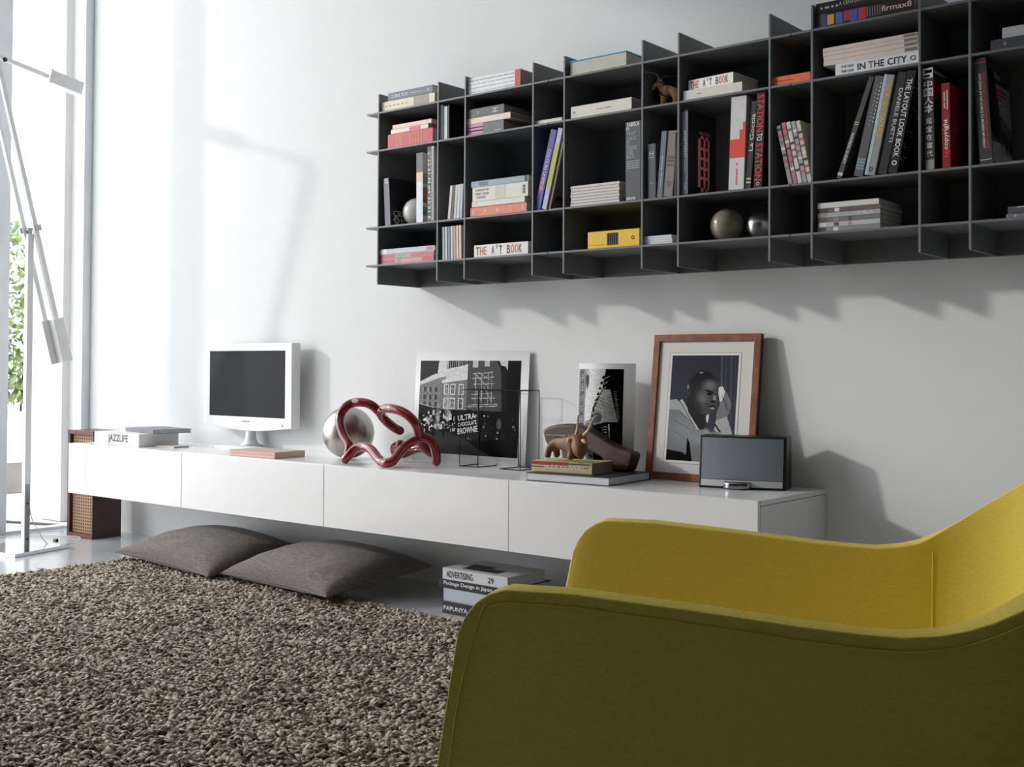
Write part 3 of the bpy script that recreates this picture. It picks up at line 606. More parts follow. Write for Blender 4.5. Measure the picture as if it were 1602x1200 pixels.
def paper(x0, x1, zt, yb, yt, bow, name, label, cat, P, m, txt=None):
    """a loose sheet leaning on the wall; m = picture margins l,r,t,b as fractions"""
    Wd, Ht = x1-x0, zt-CZ1; t = thing(name, label, cat, (x0, yb, CZ1))
    def surf(off, l, r, tp, bt):
        def f(U, V):
            u = l+U*(r-l); v = tp+V*(bt-tp); x = u*Wd; z = (1-v)*Ht
            y = (yt-yb)*(1-v)-bow*np.sin(np.pi*np.clip(u, 0, 1))-off; return np.stack([x, y, z], -1)
        return f
    n = 24; U, V = np.meshgrid(np.linspace(0, 1, n+1), np.linspace(0, 1, 3)); bm = bmesh.new()
    for off in (0.0, -0.0008):
        g = surf(off, 0, 1, 0, 1)(U, V); vv = [[bm.verts.new(p_) for p_ in row] for row in g]
        if off == 0.0: first = vv
        for i in range(2):
            for j in range(n): bm.faces.new((vv[i+1][j], vv[i+1][j+1], vv[i][j+1], vv[i][j]))
    for j in range(n):
        bm.faces.new((first[0][j], first[0][j+1], vv[0][j+1], vv[0][j])); bm.faces.new((first[2][j], first[2][j+1], vv[2][j+1], vv[2][j]))
    obj('sheet', bm, PAPER, t, smooth=True)
    picture('picture', P, surf(0.0008, *m), t, 0.3)
    if txt:
        for s, (cu, cv, w_, h_) in txt:
            f = surf(0.0016, 0, 1, 0, 1); c0 = f(np.array(cu), np.array(cv)); c1_ = f(np.array(cu+.01), np.array(cv-.002)); dx = Vector(c1_-c0).normalized()
            up = Vector((0, (yt-yb)/Ht, 1)).normalized(); up = (up-dx*up.dot(dx)).normalized(); nn = dx.cross(up)
            text_mesh('sign_lettering', s, cm(225, 225, 225), t, M3(dx, up, Vector(c0)+nn*0.0012), w=w_*Wd, h=h_*Ht)
    return t
x0, x1 = ux(648, -0.035, 0.95), ux(825, -0.035, 0.95)
paper(x0, x1, 1.230, -0.05, -0.016, 0.010, 'photo_print', 'large curled black and white street photograph leaning on the wall', 'photograph', street(), (0.045, 0.935, 0.085, 0.925),
      [('ULTRA', (0.50, 0.588, 0.155, 0.05)), ('CHOCOLATE', (0.507, 0.645, 0.165, 0.036)), ('BROWNIE', (0.512, 0.703, 0.175, 0.055))])
x0, x1 = ux(902, -0.09, 1.0), ux(991, -0.09, 1.0)
paper(x0, x1, 1.168, -0.09, -0.07, 0.07, 'photo_print', 'narrow curled photograph of an iron tower standing behind the carved animals', 'photograph', towerp(), (0.02, 0.86, 0.05, 0.96))
# framed portrait
fx0, fx1, fb, ft = 1.512, 2.045, -0.10, -0.022; fh = math.hypot(1.296-CZ1, ft-fb); fa = math.atan2(ft-fb, 1.296-CZ1)
fr_ = thing('framed_portrait', 'wood framed black and white portrait of a man leaning on the wall', 'picture frame', (fx0, fb, CZ1)); fr_.rotation_euler = (-fa, 0, 0)
fw_ = fx1-fx0; FWD = mat('cherry_wood_frame', (0.30, 0.10, 0.045), 0.35, col2=(0.19, 0.055, 0.025), vscale=7, stretch=(3, 3, 3), coat=0.2); bw = 0.032
b = bx(0, bw, -0.022, 0, 0, fh); box(b, fw_-bw, fw_, -0.022, 0, 0, fh); box(b, bw, fw_-bw, -0.022, 0, 0, bw); box(b, bw, fw_-bw, -0.022, 0, fh-bw, fh)
obj('frame', b, FWD, fr_, bevel=0.002)
obj('frame_side', bx(fw_, fw_+0.002, -0.0215, 0, 0.001, fh-0.001), mat('dark_frame_edge', (0.02, 0.018, 0.016), 0.6), fr_)
mo = obj('mount', bx(bw-0.002, fw_-bw+0.002, -0.012, -0.002, bw-0.002, fh-bw+0.002), mat('cream_mount_board', (0.72, 0.70, 0.68), 0.8, var=0.01), fr_)
pu0, pu1, pv0, pv1 = 0.185*fw_, 0.805*fw_, 0.135*fh, 0.855*fh
b = bx(pu0-0.012, pu1+0.012, -0.0126, -0.012, pv0-0.012, pv1+0.012); obj('mount_bevel', b, mat('white_bevel', (0.8, 0.78, 0.75), 0.8), mo)
b = bmesh.new()
for q in ((pu0-.013, pu0-.0115, pv0-.013, pv1+.013), (pu1+.0115, pu1+.013, pv0-.013, pv1+.013), (pu0-.013, pu1+.013, pv0-.013, pv0-.0115), (pu0-.013, pu1+.013, pv1+.0115, pv1+.013)): box(b, q[0], q[1], -0.0128, -0.0124, q[2], q[3])
obj('mount_line', b, mat('grey_line', (0.25, 0.23, 0.21), 0.8), mo)
picture('portrait_print', portrait(), lambda U, V: np.stack([pu0+U*(pu1-pu0), np.full(U.shape, -0.0132), pv1-V*(pv1-pv0)], -1), fr_, 0.35)
# ================================================================ speaker dock
dk = thing('speaker_dock', 'black and grey wedge speaker dock standing before the framed portrait', 'speaker dock', (1.885, -0.292, CZ1), math.radians(15.5))
dw, dh, ddp = 0.36, 0.215, 0.13
def curved(x0, x1, z0, z1, yf, yb_, bow=0.018, lean=0.12, n=14):
    bm = bmesh.new(); F_, B_ = [], []
    for i in range(n+1):
        x = x0+(x1-x0)*i/n; bo = bow*(1-(2*x/dw-1)**2)
        F_.append([bm.verts.new((x, yf-bo+lean*z, z)) for z in (z0, z1)]); B_.append([bm.verts.new((x, yb_, z)) for z in (z0, z1)])
    for i in range(n):
        bm.faces.new((F_[i][0], F_[i+1][0], F_[i+1][1], F_[i][1])); bm.faces.new((B_[i+1][0], B_[i][0], B_[i][1], B_[i+1][1]))
        bm.faces.new((F_[i][1], F_[i+1][1], B_[i+1][1], B_[i][1])); bm.faces.new((F_[i+1][0], F_[i][0], B_[i][0], B_[i+1][0]))
    bm.faces.new((F_[0][0], F_[0][1], B_[0][1], B_[0][0])); bm.faces.new((F_[-1][1], F_[-1][0], B_[-1][0], B_[-1][1])); return bm
obj('housing', curved(0, dw, 0, dh, 0, ddp), BLK, dk, bevel=0.004)
obj('grille', curved(0.012, dw-0.012, 0.038, dh-0.008, -0.002, 0.05), mat('charcoal_metal_mesh', (0.20, 0.225, 0.26), 0.5, metal=0.1, var=0.08, vscale=3, bump=0.3, bscale=900), dk)
obj('silver_strip', curved(0.012, dw-0.012, 0.010, 0.036, -0.0035, 0.05), mat('silver_strip', (0.62, 0.64, 0.67), 0.4, metal=0.2), dk)
b = lathe(bmesh.new(), [(0, 0), (0.052, 0), (0.054, 0.004), (0.054, 0.020), (0.050, 0.026), (0, 0.026)], 36); bmesh.ops.scale(b, verts=b.verts, vec=(1.1, 0.8, 1))
bmesh.ops.translate(b, verts=b.verts, vec=(dw*0.46, -0.012, 0.004)); obj('dock_cradle', b, mat('dark_chrome', (0.3, 0.3, 0.33), 0.18, metal=1.0), dk, smooth=True)
# ================================================================ carved animals
def skin(name, V, E, R, m, parent=None, sub=2, loc=(0, 0, 0)):
    me = bpy.data.meshes.new(name); me.from_pydata([tuple(v) for v in V], E, []); o = link(name, me, m, parent); o.location = loc
    md = o.modifiers.new('skin', 'SKIN'); me.skin_vertices.new() if not me.skin_vertices else None
    for i, r in enumerate(R):
        sv = me.skin_vertices[0].data[i]; sv.radius = r if isinstance(r, tuple) else (r, r); sv.use_root = (i == 0)
    md.use_smooth_shade = True; s = o.modifiers.new('sub', 'SUBSURF'); s.levels = sub; s.render_levels = sub; return o
PALE = mat('pale_carved_wood', (0.62, 0.38, 0.21), 0.6, col2=(0.42, 0.23, 0.11), vscale=6, stretch=(2, 2, 14), bump=0.3, bscale=40)
HORN = mat('pale_horn_wood', (0.62, 0.50, 0.38), 0.5, col2=(0.4, 0.3, 0.2), vscale=20)
p = at_y(1041, 160, -0.25); gz = BZ[2]+T/2
g = thing('carved_antelope', 'small pale wood carved antelope with long thin horns on the bookshelf', 'figurine', (ux(1044, -0.235, 2.3), -0.235, gz), math.radians(20))
# faces -x (left)
V = [(0.03, 0, 0.072), (-0.005, 0, 0.078), (-0.028, 0, 0.088), (-0.036, 0, 0.108), (-0.052, 0, 0.105), (-0.068, 0, 0.082),
     (-0.015, -0.014, 0.045), (-0.02, -0.016, 0.004), (-0.015, 0.014, 0.045), (-0.012, 0.018, 0.004), (0.038, -0.014, 0.045), (0.035, -0.016, 0.004), (0.04, 0.014, 0.045), (0.046, 0.018, 0.004), (0.046, 0, 0.07)]
E_ = [(0, 1), (1, 2), (2, 3), (3, 4), (4, 5), (1, 6), (6, 7), (1, 8), (8, 9), (0, 10), (10, 11), (0, 12), (12, 13), (0, 14)]
R_r = [(.024, .024), (.022, .024), (.016, .018), .014, .012, .007, .012, .008, .012, .008, .013, .008, .013, .008, .012]
skin('body', V, E_, R_r, PALE, g)
for s in (-1, 1):
    obj('horn', tube(bmesh.new(), catmull([(-0.042, 0.006*s, 0.116), (-0.036, 0.02*s, 0.135), (-0.02 if s > 0 else -0.05, 0.034*s, 0.147), (0.015 if s > 0 else -0.075, 0.05*s, 0.150), (0.04 if s > 0 else -0.085, 0.058*s, 0.150)], 5), [max(0.0012, 0.0036*(1-k/23)) for k in range(21)], 8), HORN, g, smooth=True)
    obj('ear', tube(bmesh.new(), [(-0.034, 0.01*s, 0.112), (-0.024, 0.022*s, 0.118), (-0.018, 0.03*s, 0.112)], [0.003, 0.005, 0.001], 6), PALE, g, smooth=True)
# ================================================================ books
PG = cm(214, 208, 198, 0.8); PGD = cm(150, 144, 136, 0.8); PGW = cm(232, 230, 226, 0.8)
def book(label, x, y, z, t, h, d, cov, pg=PG, lay=False, fore=False, yaw=0.0, tilt=0.0, spine=(), bands=(), side=(), sbands=(), cat='book', name='book', group=None, bt=0.0022, inset=0.003):
    r = bpy.data.objects.new(name, None); COL.objects.link(r); r.empty_display_size = 0.03
    if isinstance(cov, tuple): cov = cm(*cov)
    r.location = (x, y, z); r.rotation_euler = (0, math.radians(-90) if lay else tilt, yaw); tag(r, label, cat, group)
    ys, ye = (d-bt, d) if fore else (0, bt)
    b = bmesh.new(); box(b, 0, bt, 0, d, 0, h); box(b, t-bt, t, 0, d, 0, h); box(b, bt, t-bt, ys, ye, 0, h)
    obj('cover', b, cov, r, bevel=0.0006 if t > 0.008 else 0, seg=1)
    y0, y1 = (inset, d-bt) if fore else (bt, d-inset)
    obj('pages', bx(bt+0.0001, t-bt-0.0001, y0, y1, inset, h-inset), pg, r)
    e = -0.0005
    for f0, f1, col, *q in bands:
        xa, xb = q if q else (0.0, 1.0)
        yy = (inset-0.0005 if fore else e)
        obj('spine_band', bx(max(xa*t, 0.0003), min(xb*t, t-0.0003), yy, yy+0.001, h*(1-f1), h*(1-f0)), cm(*col) if isinstance(col, tuple) else col, r)
    for s, fc, ln, hf, col, mode, *q in spine:
        xo = (q[0] if q else 0.5)*t
        X, Y = {'d': ((0, 0, -1), (1, 0, 0)), 'u': ((0, 0, 1), (-1, 0, 0)), 'h': ((1, 0, 0), (0, 0, 1))}[mode]
        text_mesh('spine_title', s, cm(*col), r, M3(X, Y, (xo, e-0.0004, h*(1-fc))), w=ln, h=hf)
    for f0, f1, g0, g1, col in sbands:                                   # shapes on the visible cover face
        obj('cover_print', bx(t-0.0006, t+0.0005, f0*d, f1*d, h*(1-g1), h*(1-g0)), cm(*col), r)
    for s, fy, fz, wd, ht, col in side:
        text_mesh('cover_lettering', s, cm(*col), r, M3((0, 1, 0), (0, 0, 1), (t+0.0009, fy*d, h*(1-fz))), w=wd, h=ht)
    return r
def pxm(x, y, z): return pj(x, y, z)[1]-pj(x, y, z+1.0)[1]
def lay(label, u0, u1, z0, tpx, d, cov, yf=-0.305, xlim=None, **k):
    """a lying book by the picture columns of its spine; returns its top"""
    x0, x1 = ux(u0, yf, z0), ux(u1, yf, z0)
    t = (pj(x0, yf, z0)[1]-pj(x0, yf, z0+0.1)[1])/0.1; t = tpx/t
    book(label, x1, yf, z0, t, x1-x0, d, cov, lay=True, **k); return z0+t+0.0003
def st(label, ub0, ub1, ut0, vt, z0, d, cov, yf=-0.305, **k):
    """a standing or leaning book: bottom-left, bottom-right and top-left columns, top row"""
    xb0, xb1 = ux(ub0, yf, z0), ux(ub1, yf, z0); q = at_y(ut0, vt, yf); dx, dz = q[0]-xb0, q[2]-z0
    th = math.atan2(dx, dz); th = 0 if abs(th) < 0.004 else th; h = math.hypot(dx, dz); t = (xb1-xb0)*math.cos(th)
    room = min([b_-T/2 for b_ in BZ if b_ > z0+0.05]+[9])-z0-0.003
    h = min(h, (room-2*t*math.sin(abs(th)))/math.cos(th))
    return book(label, xb0, yf, z0+(t*math.sin(th) if th > 0 else 0)+0.0004, t, h, d, cov, tilt=th, **k), h, t
ZC0, ZB0, ZA0, ZT0 = (z+T/2+0.0003 for z in BZ)
GREY, LG, DG, WH, BK, CRM = (92, 98, 108), (196, 199, 204), (50, 52, 57), (232, 232, 232), (14, 14, 16), (226, 216, 190)
# -- on top of the shelf
z = lay('cream book under a dark one on the top left of the bookshelf', 595, 680, ZT0, 15, 0.24, CRM, bands=[(.62, .9, (150, 140, 130))], spine=[('- - - - - -', .3, .16, .008, (150, 145, 125), 'd')])
z = lay('slate blue book lying on the cream book, top left of the bookshelf', 607, 677, z, 12, 0.22, (84, 98, 116), bands=[(.5, .78, (200, 205, 210), .48, .54)], spine=[('LARS PUR', .28, .11, .016, (225, 228, 232), 'd'), ('O', .9, .014, .014, (220, 220, 225), 'h')])
TX = (150, 150, 155)
z = lay('thick white box book with a red end on top of the bookshelf', 731.5, 814, ZT0, 26, 0.21, (236, 238, 242), pg=PGD, bands=[(.9, .995, (205, 55, 62))],
        spine=[('When the book which has been there and', .45, .29, .008, TX, 'd', .83), ('the rest of what can be read with delight', .45, .29, .008, TX, 'd', .6), ('is a sentence that nobody ever does write', .45, .29, .008, TX, 'd', .37), ('as more than a line set in very small type', .45, .29, .008, TX, 'd', .14)])
z = lay('thick pale book with cyan cover, pages outward, on top of the bookshelf', 891, 980, ZT0, 23, 0.22, (70, 175, 215), pg=cm(190, 188, 180), fore=True, bt=0.0045, bands=[(0.01, .99, (225, 214, 120), .06, .12)])
fz = ZT0
P8 = dict(bands=[(.06, .12, (60, 80, 130)), (.13, .2, (214, 170, 70), .15, .85), (.22, .29, (70, 110, 175), .1, .9), (.30, .37, (170, 60, 60), .2, .9), (.37, .44, (60, 100, 190), .1, .9), (.45, .53, (200, 50, 60), .1, .9)] + [(.54+.025*k, .546+.025*k, (150, 150, 155), .2, .85) for k in range(6)],
          spine=[('firmax8', .83, .115, .022, (226, 200, 190), 'd', .55)])
fz = lay('black book with coloured picture spine and pale lettering on top of the bookshelf', 1275, 1430, fz, 22, 0.25, (38, 22, 28), **P8)
fz = lay('black book on photography lying topmost on the right of the bookshelf', 1276, 1424, fz, 17, 0.24, BK, spine=[('A CENTURY OF PHOTOGRAPHY', .58, .24, .014, (190, 178, 160), 'd', .62), ('- -- - -', .15, .07, .008, (200, 200, 200), 'd')])
# -- upper row
z = lay('pinkish red patterned box at the bottom of the first upper cell', 606.5, 677, ZA0, 22, 0.2, (196, 62, 66), bands=[(.2+.03*k, .212+.03*k, (214, 150, 90), .02, .98) for k in range(5)]+[(.5+.06*k, .53+.06*k, (206, 104, 70), .1, .9) for k in range(5)], name='storage_box', cat='box')
z = lay('thin pink and white book lying on the red box', 611.5, 670, z, 7, 0.17, (236, 220, 214), bands=[(.5, .8, (214, 90, 90), .1, .9)])
z = lay('thin cream pink book, topmost above the red box', 614, 675, z, 6.5, 0.18, (238, 206, 196))
for k, (a, c_, col) in enumerate(((687.5, 692.5, (222, 228, 226)), (694.8, 700, (208, 218, 222)))):
    st(('slim white book standing leftmost in the narrow upper cell', 'slim pale blue book standing second in the narrow upper cell')[k], a, c_, a, 165+2*k, ZA0, 0.17, col)
st('black book with pale marks on its cover in the narrow upper cell', 700.5, 703, 700.5, 164.5, ZA0, 0.22, BK, bt=0.0012, sbands=[(.55, .6, .4, .75, (150, 150, 140)), (.68, .95, .3, .38, (120, 115, 105)), (.2, .45, .6, .64, (60, 60, 62)), (.7, .92, .6, .68, (110, 105, 95)), (.1, .3, .3, .33, (50, 50, 52)), (.72, .9, .76, .8, (110, 105, 95))])
z = lay('grey and pink paperback, bottom of the stack in the second wide upper cell', 730.5, 788, ZA0, 17, 0.27, (92, 98, 104), pg=PGD, bands=[(.0, .45, (206, 140, 176)), (0, .45, (225, 180, 205), .3, .4), (0, .45, (228, 190, 212), .62, .7), (.75, .92, (190, 190, 195), .1, .18)])
z = lay('cream pink slim book, middle of the stack in the second wide upper cell', 728.5, 798.5, z, 9.5, 0.28, (238, 214, 200), pg=PGD)
z = lay('dark grey clothbound book, topmost of the stack in the second wide upper cell', 729.5, 788.5, z, 14, 0.27, (80, 84, 92), pg=PGD, spine=[('H', .77, .02, .034, (220, 215, 200), 'h'), ('o', .32, .012, .012, (200, 200, 200), 'h')])
lay('small thin cream book alone in the third narrow upper cell', 835, 879, ZA0, 6, 0.16, (224, 216, 204))
lay('white book lying alone in the wide upper cell left of the antelope', 893, 988, ZA0, 19, 0.23, (226, 222, 212), pg=PGD, spine=[('----- -----', .55, .08, .005, (170, 165, 155), 'd'), ('o', .06, .012, .012, (120, 120, 120), 'h')])
z = lay('white book under the lettered art book in the upper row', 1068.5, 1161, ZA0, 15.5, 0.20, (228, 224, 216), spine=[('I', .28, .004, .02, (160, 160, 160), 'h')])
def artbook(label, u0, u1, z, tpx, yaw=0.0, yf=-0.305):
    L_ = ux(u1, yf, z)-ux(u0, yf, z); cols = [(40, 40, 44), (205, 70, 50), (200, 120, 90), None, (40, 70, 130), (60, 150, 190), (40, 50, 60), None, (40, 44, 48), (200, 60, 50), (215, 90, 60), (40, 120, 70), (60, 60, 64)]
    zz = z; x0 = ux(u0, yf, z); t = tpx/((pj(x0, yf, z)[1]-pj(x0, yf, z+0.1)[1])/0.1); sp_ = []
    for k, ch_ in enumerate("THE A'T BOOK"):
        if ch_ != ' ': sp_.append((ch_, .07+.072*k, L_*.058 if ch_ not in "'" else L_*.02, t*.68 if ch_ != "'" else t*.3, cols[k], 'd', .5 if ch_ != "'" else .75))
    book(label, ux(u1, yf, z), yf, z, t, L_, 0.19, (236, 234, 226), lay=True, yaw=yaw, spine=sp_); return z+t
artbook('white art book with multicoloured letters, upper row right of the antelope', 1073, 1147, z, 17, math.radians(-5))
lay('orange red book alone in the narrow upper cell', 1205, 1267, ZA0, 14, 0.17, (232, 112, 72), spine=[('------', .35, .08, .004, (190, 70, 45), 'd')])
z = lay('white lettered book on city living, bottom of its stack', 1307, 1438, ZA0, 19, 0.24, (226, 230, 236), spine=[('IN THE CITY', .565, .19, .026, (22, 26, 36), 'd'), ('THE WAY', .15, .052, .010, (50, 55, 70), 'd', .70), ('WE LIVE', .15, .050, .010, (50, 55, 70), 'd', .3), ('O', .93, .018, .022, (30, 34, 44), 'h')])
for k, (a, c_, tp, col, nm) in enumerate(((1288, 1437, 8, (214, 222, 230), 'bottom'), (1288, 1436, 7, (222, 206, 196), 'second'), (1287, 1436, 6.5, (216, 200, 192), 'third'), (1287, 1435, 6, (226, 214, 204), 'topmost'))):
    z = lay('soft pale magazine with pages outward above the city book, %s of four' % nm, a, c_, z, tp, 0.22, col, pg=cm(222, 208, 200), fore=True, name='magazine', cat='magazine', group='magazines above the city book', bt=0.0006, inset=0.0008, bands=[(.86, .99, (130, 122, 120), .15, .8)])
z = lay('dark grey book lying in the rightmost upper cell', 1550, 1640, ZA0, 17, 0.22, (74, 78, 86), spine=[('o', .25, .012, .012, (180, 180, 185), 'h')])
lay('pale grey book on top of the dark one in the rightmost upper cell', 1568, 1650, z, 16.5, 0.2, (196, 200, 206))
# -- middle tall row
r, h, t = st('dark grey book with white 05 on its spine in the first tall cell', 602.5, 611, 600, 280, ZB0, 0.22, (20, 22, 30), bands=[(.1, .995, (98, 106, 116)), (0, .1, (26, 28, 32))], spine=[('05', .055, .024, .028, (235, 235, 235), 'h')],
       side=[('CRE', .3, .74, .09, .03, (220, 220, 218)), ('ATI', .3, .83, .09, .03, (220, 220, 218)), ('VE', .3, .92, .09, .03, (220, 220, 218))])
CRS = mat('pale_glazed_stone', (0.62, 0.61, 0.55), 0.3, var=0.12, vscale=5, coat=0.3)
def sphere(label, u, r_, k, m, y, grp=None, name='stone_ball'):
    x = ux(u, y, BZ[k]+r_); o = obj(name, ball(r_, 24), m, smooth=True); o.location = (x, y, BZ[k]+T/2+r_); tag(o, label, 'ball', grp)
sphere('white stone ball in the first tall cell beside the 05 book', 652, 0.073, 1, mat('white_stone', (0.72, 0.71, 0.68), 0.35, var=0.05, coat=0.2), -0.2)
st('pale book with a dark top band standing in front of the white ball', 651.5, 661.5, 651.5, 240, ZB0, 0.05, (200, 196, 190), bands=[(0, .28, (88, 90, 98)), (.28, .42, (232, 200, 176)), (.42, 1, (226, 234, 240))], sbands=[(0, 1, .3, .45, (120, 150, 130)), (0, 1, .5, .72, (150, 100, 80)), (0, 1, .78, .9, (90, 130, 110))])
st('tall white book printed with coordinates, rightmost in the first tall cell', 668.5, 679, 668.5, 230, ZB0, 0.24, (196, 194, 192), bands=[(0, 1, (22, 22, 24), .0, .62)], spine=[("2°22'21 N 04°55'51 E", .52, .34, .017, (228, 228, 226), 'd', .34), ('|||||||||||||||||||||||||||||||||||||||', .52, .36, .008, (90, 90, 92), 'd', .82)])
cs = [(214, 206, 204), (70, 60, 66), (196, 204, 200), (210, 216, 214), (190, 196, 210)]
for k in range(5):
    st(('pale pink slim book leaning leftmost in the narrow cell below the black one', 'dark slim book leaning second in the narrow tall cell', 'pale green slim book leaning third in the narrow tall cell', 'white slim book leaning fourth in the narrow tall cell', 'lilac grey slim book leaning rightmost in the narrow tall cell')[k],
       700+4.6*k, 704.2+4.6*k, 704.3+4.1*k, 291-.7*k, ZB0, 0.17, cs[k], group='slim leaning books in the narrow tall cell')
z = lay('orange book lettered along the spine, bottom of its stack', 735.5, 824, ZB0, 14.5, 0.23, (226, 132, 96), spine=[(s_, .06+.22*k, .016, .022, (240, 220, 205), 'd') for k, s_ in enumerate('SARCK')])
z = lay('thin white book with pages outward, second in the stack', 738, 821, z, 9, 0.2, (226, 224, 220), pg=PGW, bands=[(.0, 1, (190, 60, 50), .0, .1)])
z = lay('thick white book with small grey lettering, third in the stack', 739, 826, z, 22, 0.22, (224, 222, 214), spine=[('SHADES OF', .18, .085, .011, (90, 90, 90), 'd', .78), ('GREY AND', .18, .085, .011, (90, 90, 90), 'd', .52), ('WHITE', .16, .06, .011, (90, 90, 90), 'd', .26), ('---', .93, .04, .014, (90, 90, 90), 'h')], bands=[(.42, .6, (206, 202, 194))])
z = lay('pale blue grey book, topmost of the stack in the second tall cell', 737, 827, z, 9.5, 0.2, (150, 168, 184), bands=[(.14, .3, (90, 110, 134), .2, .8), (.93, .98, (40, 40, 50))])
st('blue violet book leaning right in the third narrow tall cell', 835.5, 845.5, 862, 205, ZB0, 0.2, (76, 74, 160), spine=[('COLOURS UNFOLD', .5, .19, .016, (220, 200, 224), 'd')], bands=[(.6, .8, (150, 70, 140), .2, .8)], bt=0.0015)
st('pale lilac and lime book leaning right in the third narrow tall cell', 847.5, 855, 873.5, 202, ZB0, 0.2, (186, 190, 214), bands=[(.2, .75, (176, 186, 70))], bt=0.0015)
st('brown patterned book leaning behind the lilac one', 858, 861.5, 879.5, 222, ZB0, 0.2, (112, 98, 86), sbands=[(.1, .4, .3, .34, (60, 50, 44)), (.3, .7, .5, .6, (80, 70, 60)), (.1, .6, .8, .88, (50, 44, 40)), (.5, .9, .66, .7, (140, 124, 108))], bt=0.0012)
z = ZB0
for k in range(7):
    z = lay('white magazine with pages outward in the stack beside the tall grey book, %s' % ('bottom', 'second', 'third', 'fourth', 'fifth', 'sixth', 'topmost')[k], 892+.5*(k % 3), 969-.8*(k % 2), z, 4.5, 0.22, (214, 206, 208), pg=cm(216, 208, 206), fore=True, name='magazine', cat='magazine', group='white magazines beside the tall grey book', bt=0.0006, inset=0.0008, bands=[(0.02, .98, (120, 112, 116), .0, .16)])
st('tall charcoal book with white lettering across its spine in the wide tall cell', 978.5, 1002.5, 978.5, 192, ZB0, 0.24, (78, 82, 88), spine=[('FABRICA', .035, .062, .019, (238, 238, 238), 'h', .52), ('10', .085, .016, .014, (238, 238, 238), 'h', .16), ('FROM', .15, .044, .018, (170, 174, 180), 'h', .4), ('CHAOS', .21, .05, .018, (170, 174, 180), 'h', .42), ('TO', .27, .02, .018, (170, 174, 180), 'h', .2), ('ORDER', .33, .052, .018, (170, 174, 180), 'h', .43), ('AND', .385, .034, .018, (170, 174, 180), 'h', .3), ('BACK', .44, .042, .018, (170, 174, 180), 'h', .36), ('electa', .965, .046, .016, (238, 238, 238), 'h', .36)] + [('----------', .5+.022*k, .066, .003, (190, 190, 195), 'h') for k in range(5)])
st('small slate book with white initials in the narrow tall cell', 1013.5, 1026, 1013, 226, ZB0, 0.2, (84, 88, 96), spine=[('H', .18, .02, .018, (200, 204, 208), 'h'), ('-----', .25, .03, .003, (200, 204, 208), 'h'), ('o', .72, .01, .01, (170, 170, 180), 'h')])
st('slate blue book leaning right beside the small slate one', 1027.5, 1036, 1035, 206, ZB0, 0.2, (104, 116, 130), spine=[('JOURNAL OF FORM', .6, .13, .008, (220, 224, 228), 'd')])
st('grey brown book with faint red lettering leaning in the narrow tall cell', 1037.5, 1052, 1046, 206, ZB0, 0.2, (126, 120, 116), spine=[('Classic', .4, .034, .014, (120, 60, 56), 'h'), ('Design', .46, .034, .014, (120, 60, 56), 'h'), ('Interior', .52, .034, .012, (120, 60, 56), 'h'), ('O', .8, .018, .022, (150, 50, 50), 'h')])
st('black slim book beside the grey brown one in the narrow tall cell', 1054, 1058.5, 1056.5, 207, ZB0, 0.2, (30, 31, 35))
b8 = [(.18, .55, .245, .275, (206, 110, 118))]
r, h, t = st('black apartment book with a coral building drawn on its cover', 1066.5, 1076, 1066.5, 172.5, ZB0, 0.235, (22, 22, 25), bands=[(.02, .985, (110, 118, 130))], spine=[('APARTMENT', .4, .118, .013, (236, 236, 238), 'd'), ('-------------', .66, .06, .004, (190, 195, 200), 'd'), ('LARS', .9, .028, .009, (230, 230, 232), 'd')],
       side=[('APARTMENT', .60, .235, .102, .016, (222, 128, 136))])
b = bmesh.new(); fy0, fy1 = 0.084, 0.182; zt_, zb_ = h*0.735, h*0.06; bw_ = (fy1-fy0)
for q in ((fy0, fy1, zt_-0.012, zt_), (fy0, fy1, zb_, zb_+0.022), (fy0, fy0+0.022, zb_, zt_), (fy1-0.016, fy1, zb_, zt_), (fy0+0.046, fy0+0.064, zb_, zt_)): box(b, t-0.0004, t+0.0006, *q)
for k in range(1, 5): zz = zb_+0.022+(zt_-zb_-0.034)*k/5; box(b, t-0.0004, t+0.0005, fy0, fy1, zz-0.006, zz+0.006)
obj('cover_picture', b, cm(240, 140, 150), r)
st('tall white book with a red block on its spine in the wide tall cell', 1139.5, 1163.5, 1144.5, 146, ZB0, 0.22, (216, 214, 218), bands=[(.46, .66, (224, 74, 56)), (.36, .46, (224, 74, 56), .62, 1), (.28, .36, (224, 74, 56), .82, 1)], spine=[('- -----', .83, .09, .006, (224, 110, 96), 'd')])
st('black book lettered La Goccia leaning in the wide tall cell', 1165.5, 1174.5, 1176, 159, ZB0, 0.22, (36, 38, 42), spine=[('La Goccia', .36, .15, .018, (214, 208, 196), 'u')], bands=[(.88, .9, (200, 190, 160), .1, .9), (.92, .94, (200, 190, 160), .1, .9)])
st('black book with red station lettering leaning in the wide tall cell', 1178.5, 1192, 1184.5, 141, ZB0, 0.22, (24, 24, 27), spine=[('STATION', .22, .15, .030, (222, 54, 56), 'd'), ('TO', .47, .03, .024, (230, 230, 230), 'd'), ('STATION', .73, .15, .030, (222, 54, 56), 'd'), ('o', .96, .016, .016, (170, 170, 170), 'h')])
mc = [(150, 152, 156), (176, 120, 136), (212, 206, 204), (160, 166, 172), (204, 196, 182)]
ml = ('grey', 'mauve', 'white', 'silver', 'cream')
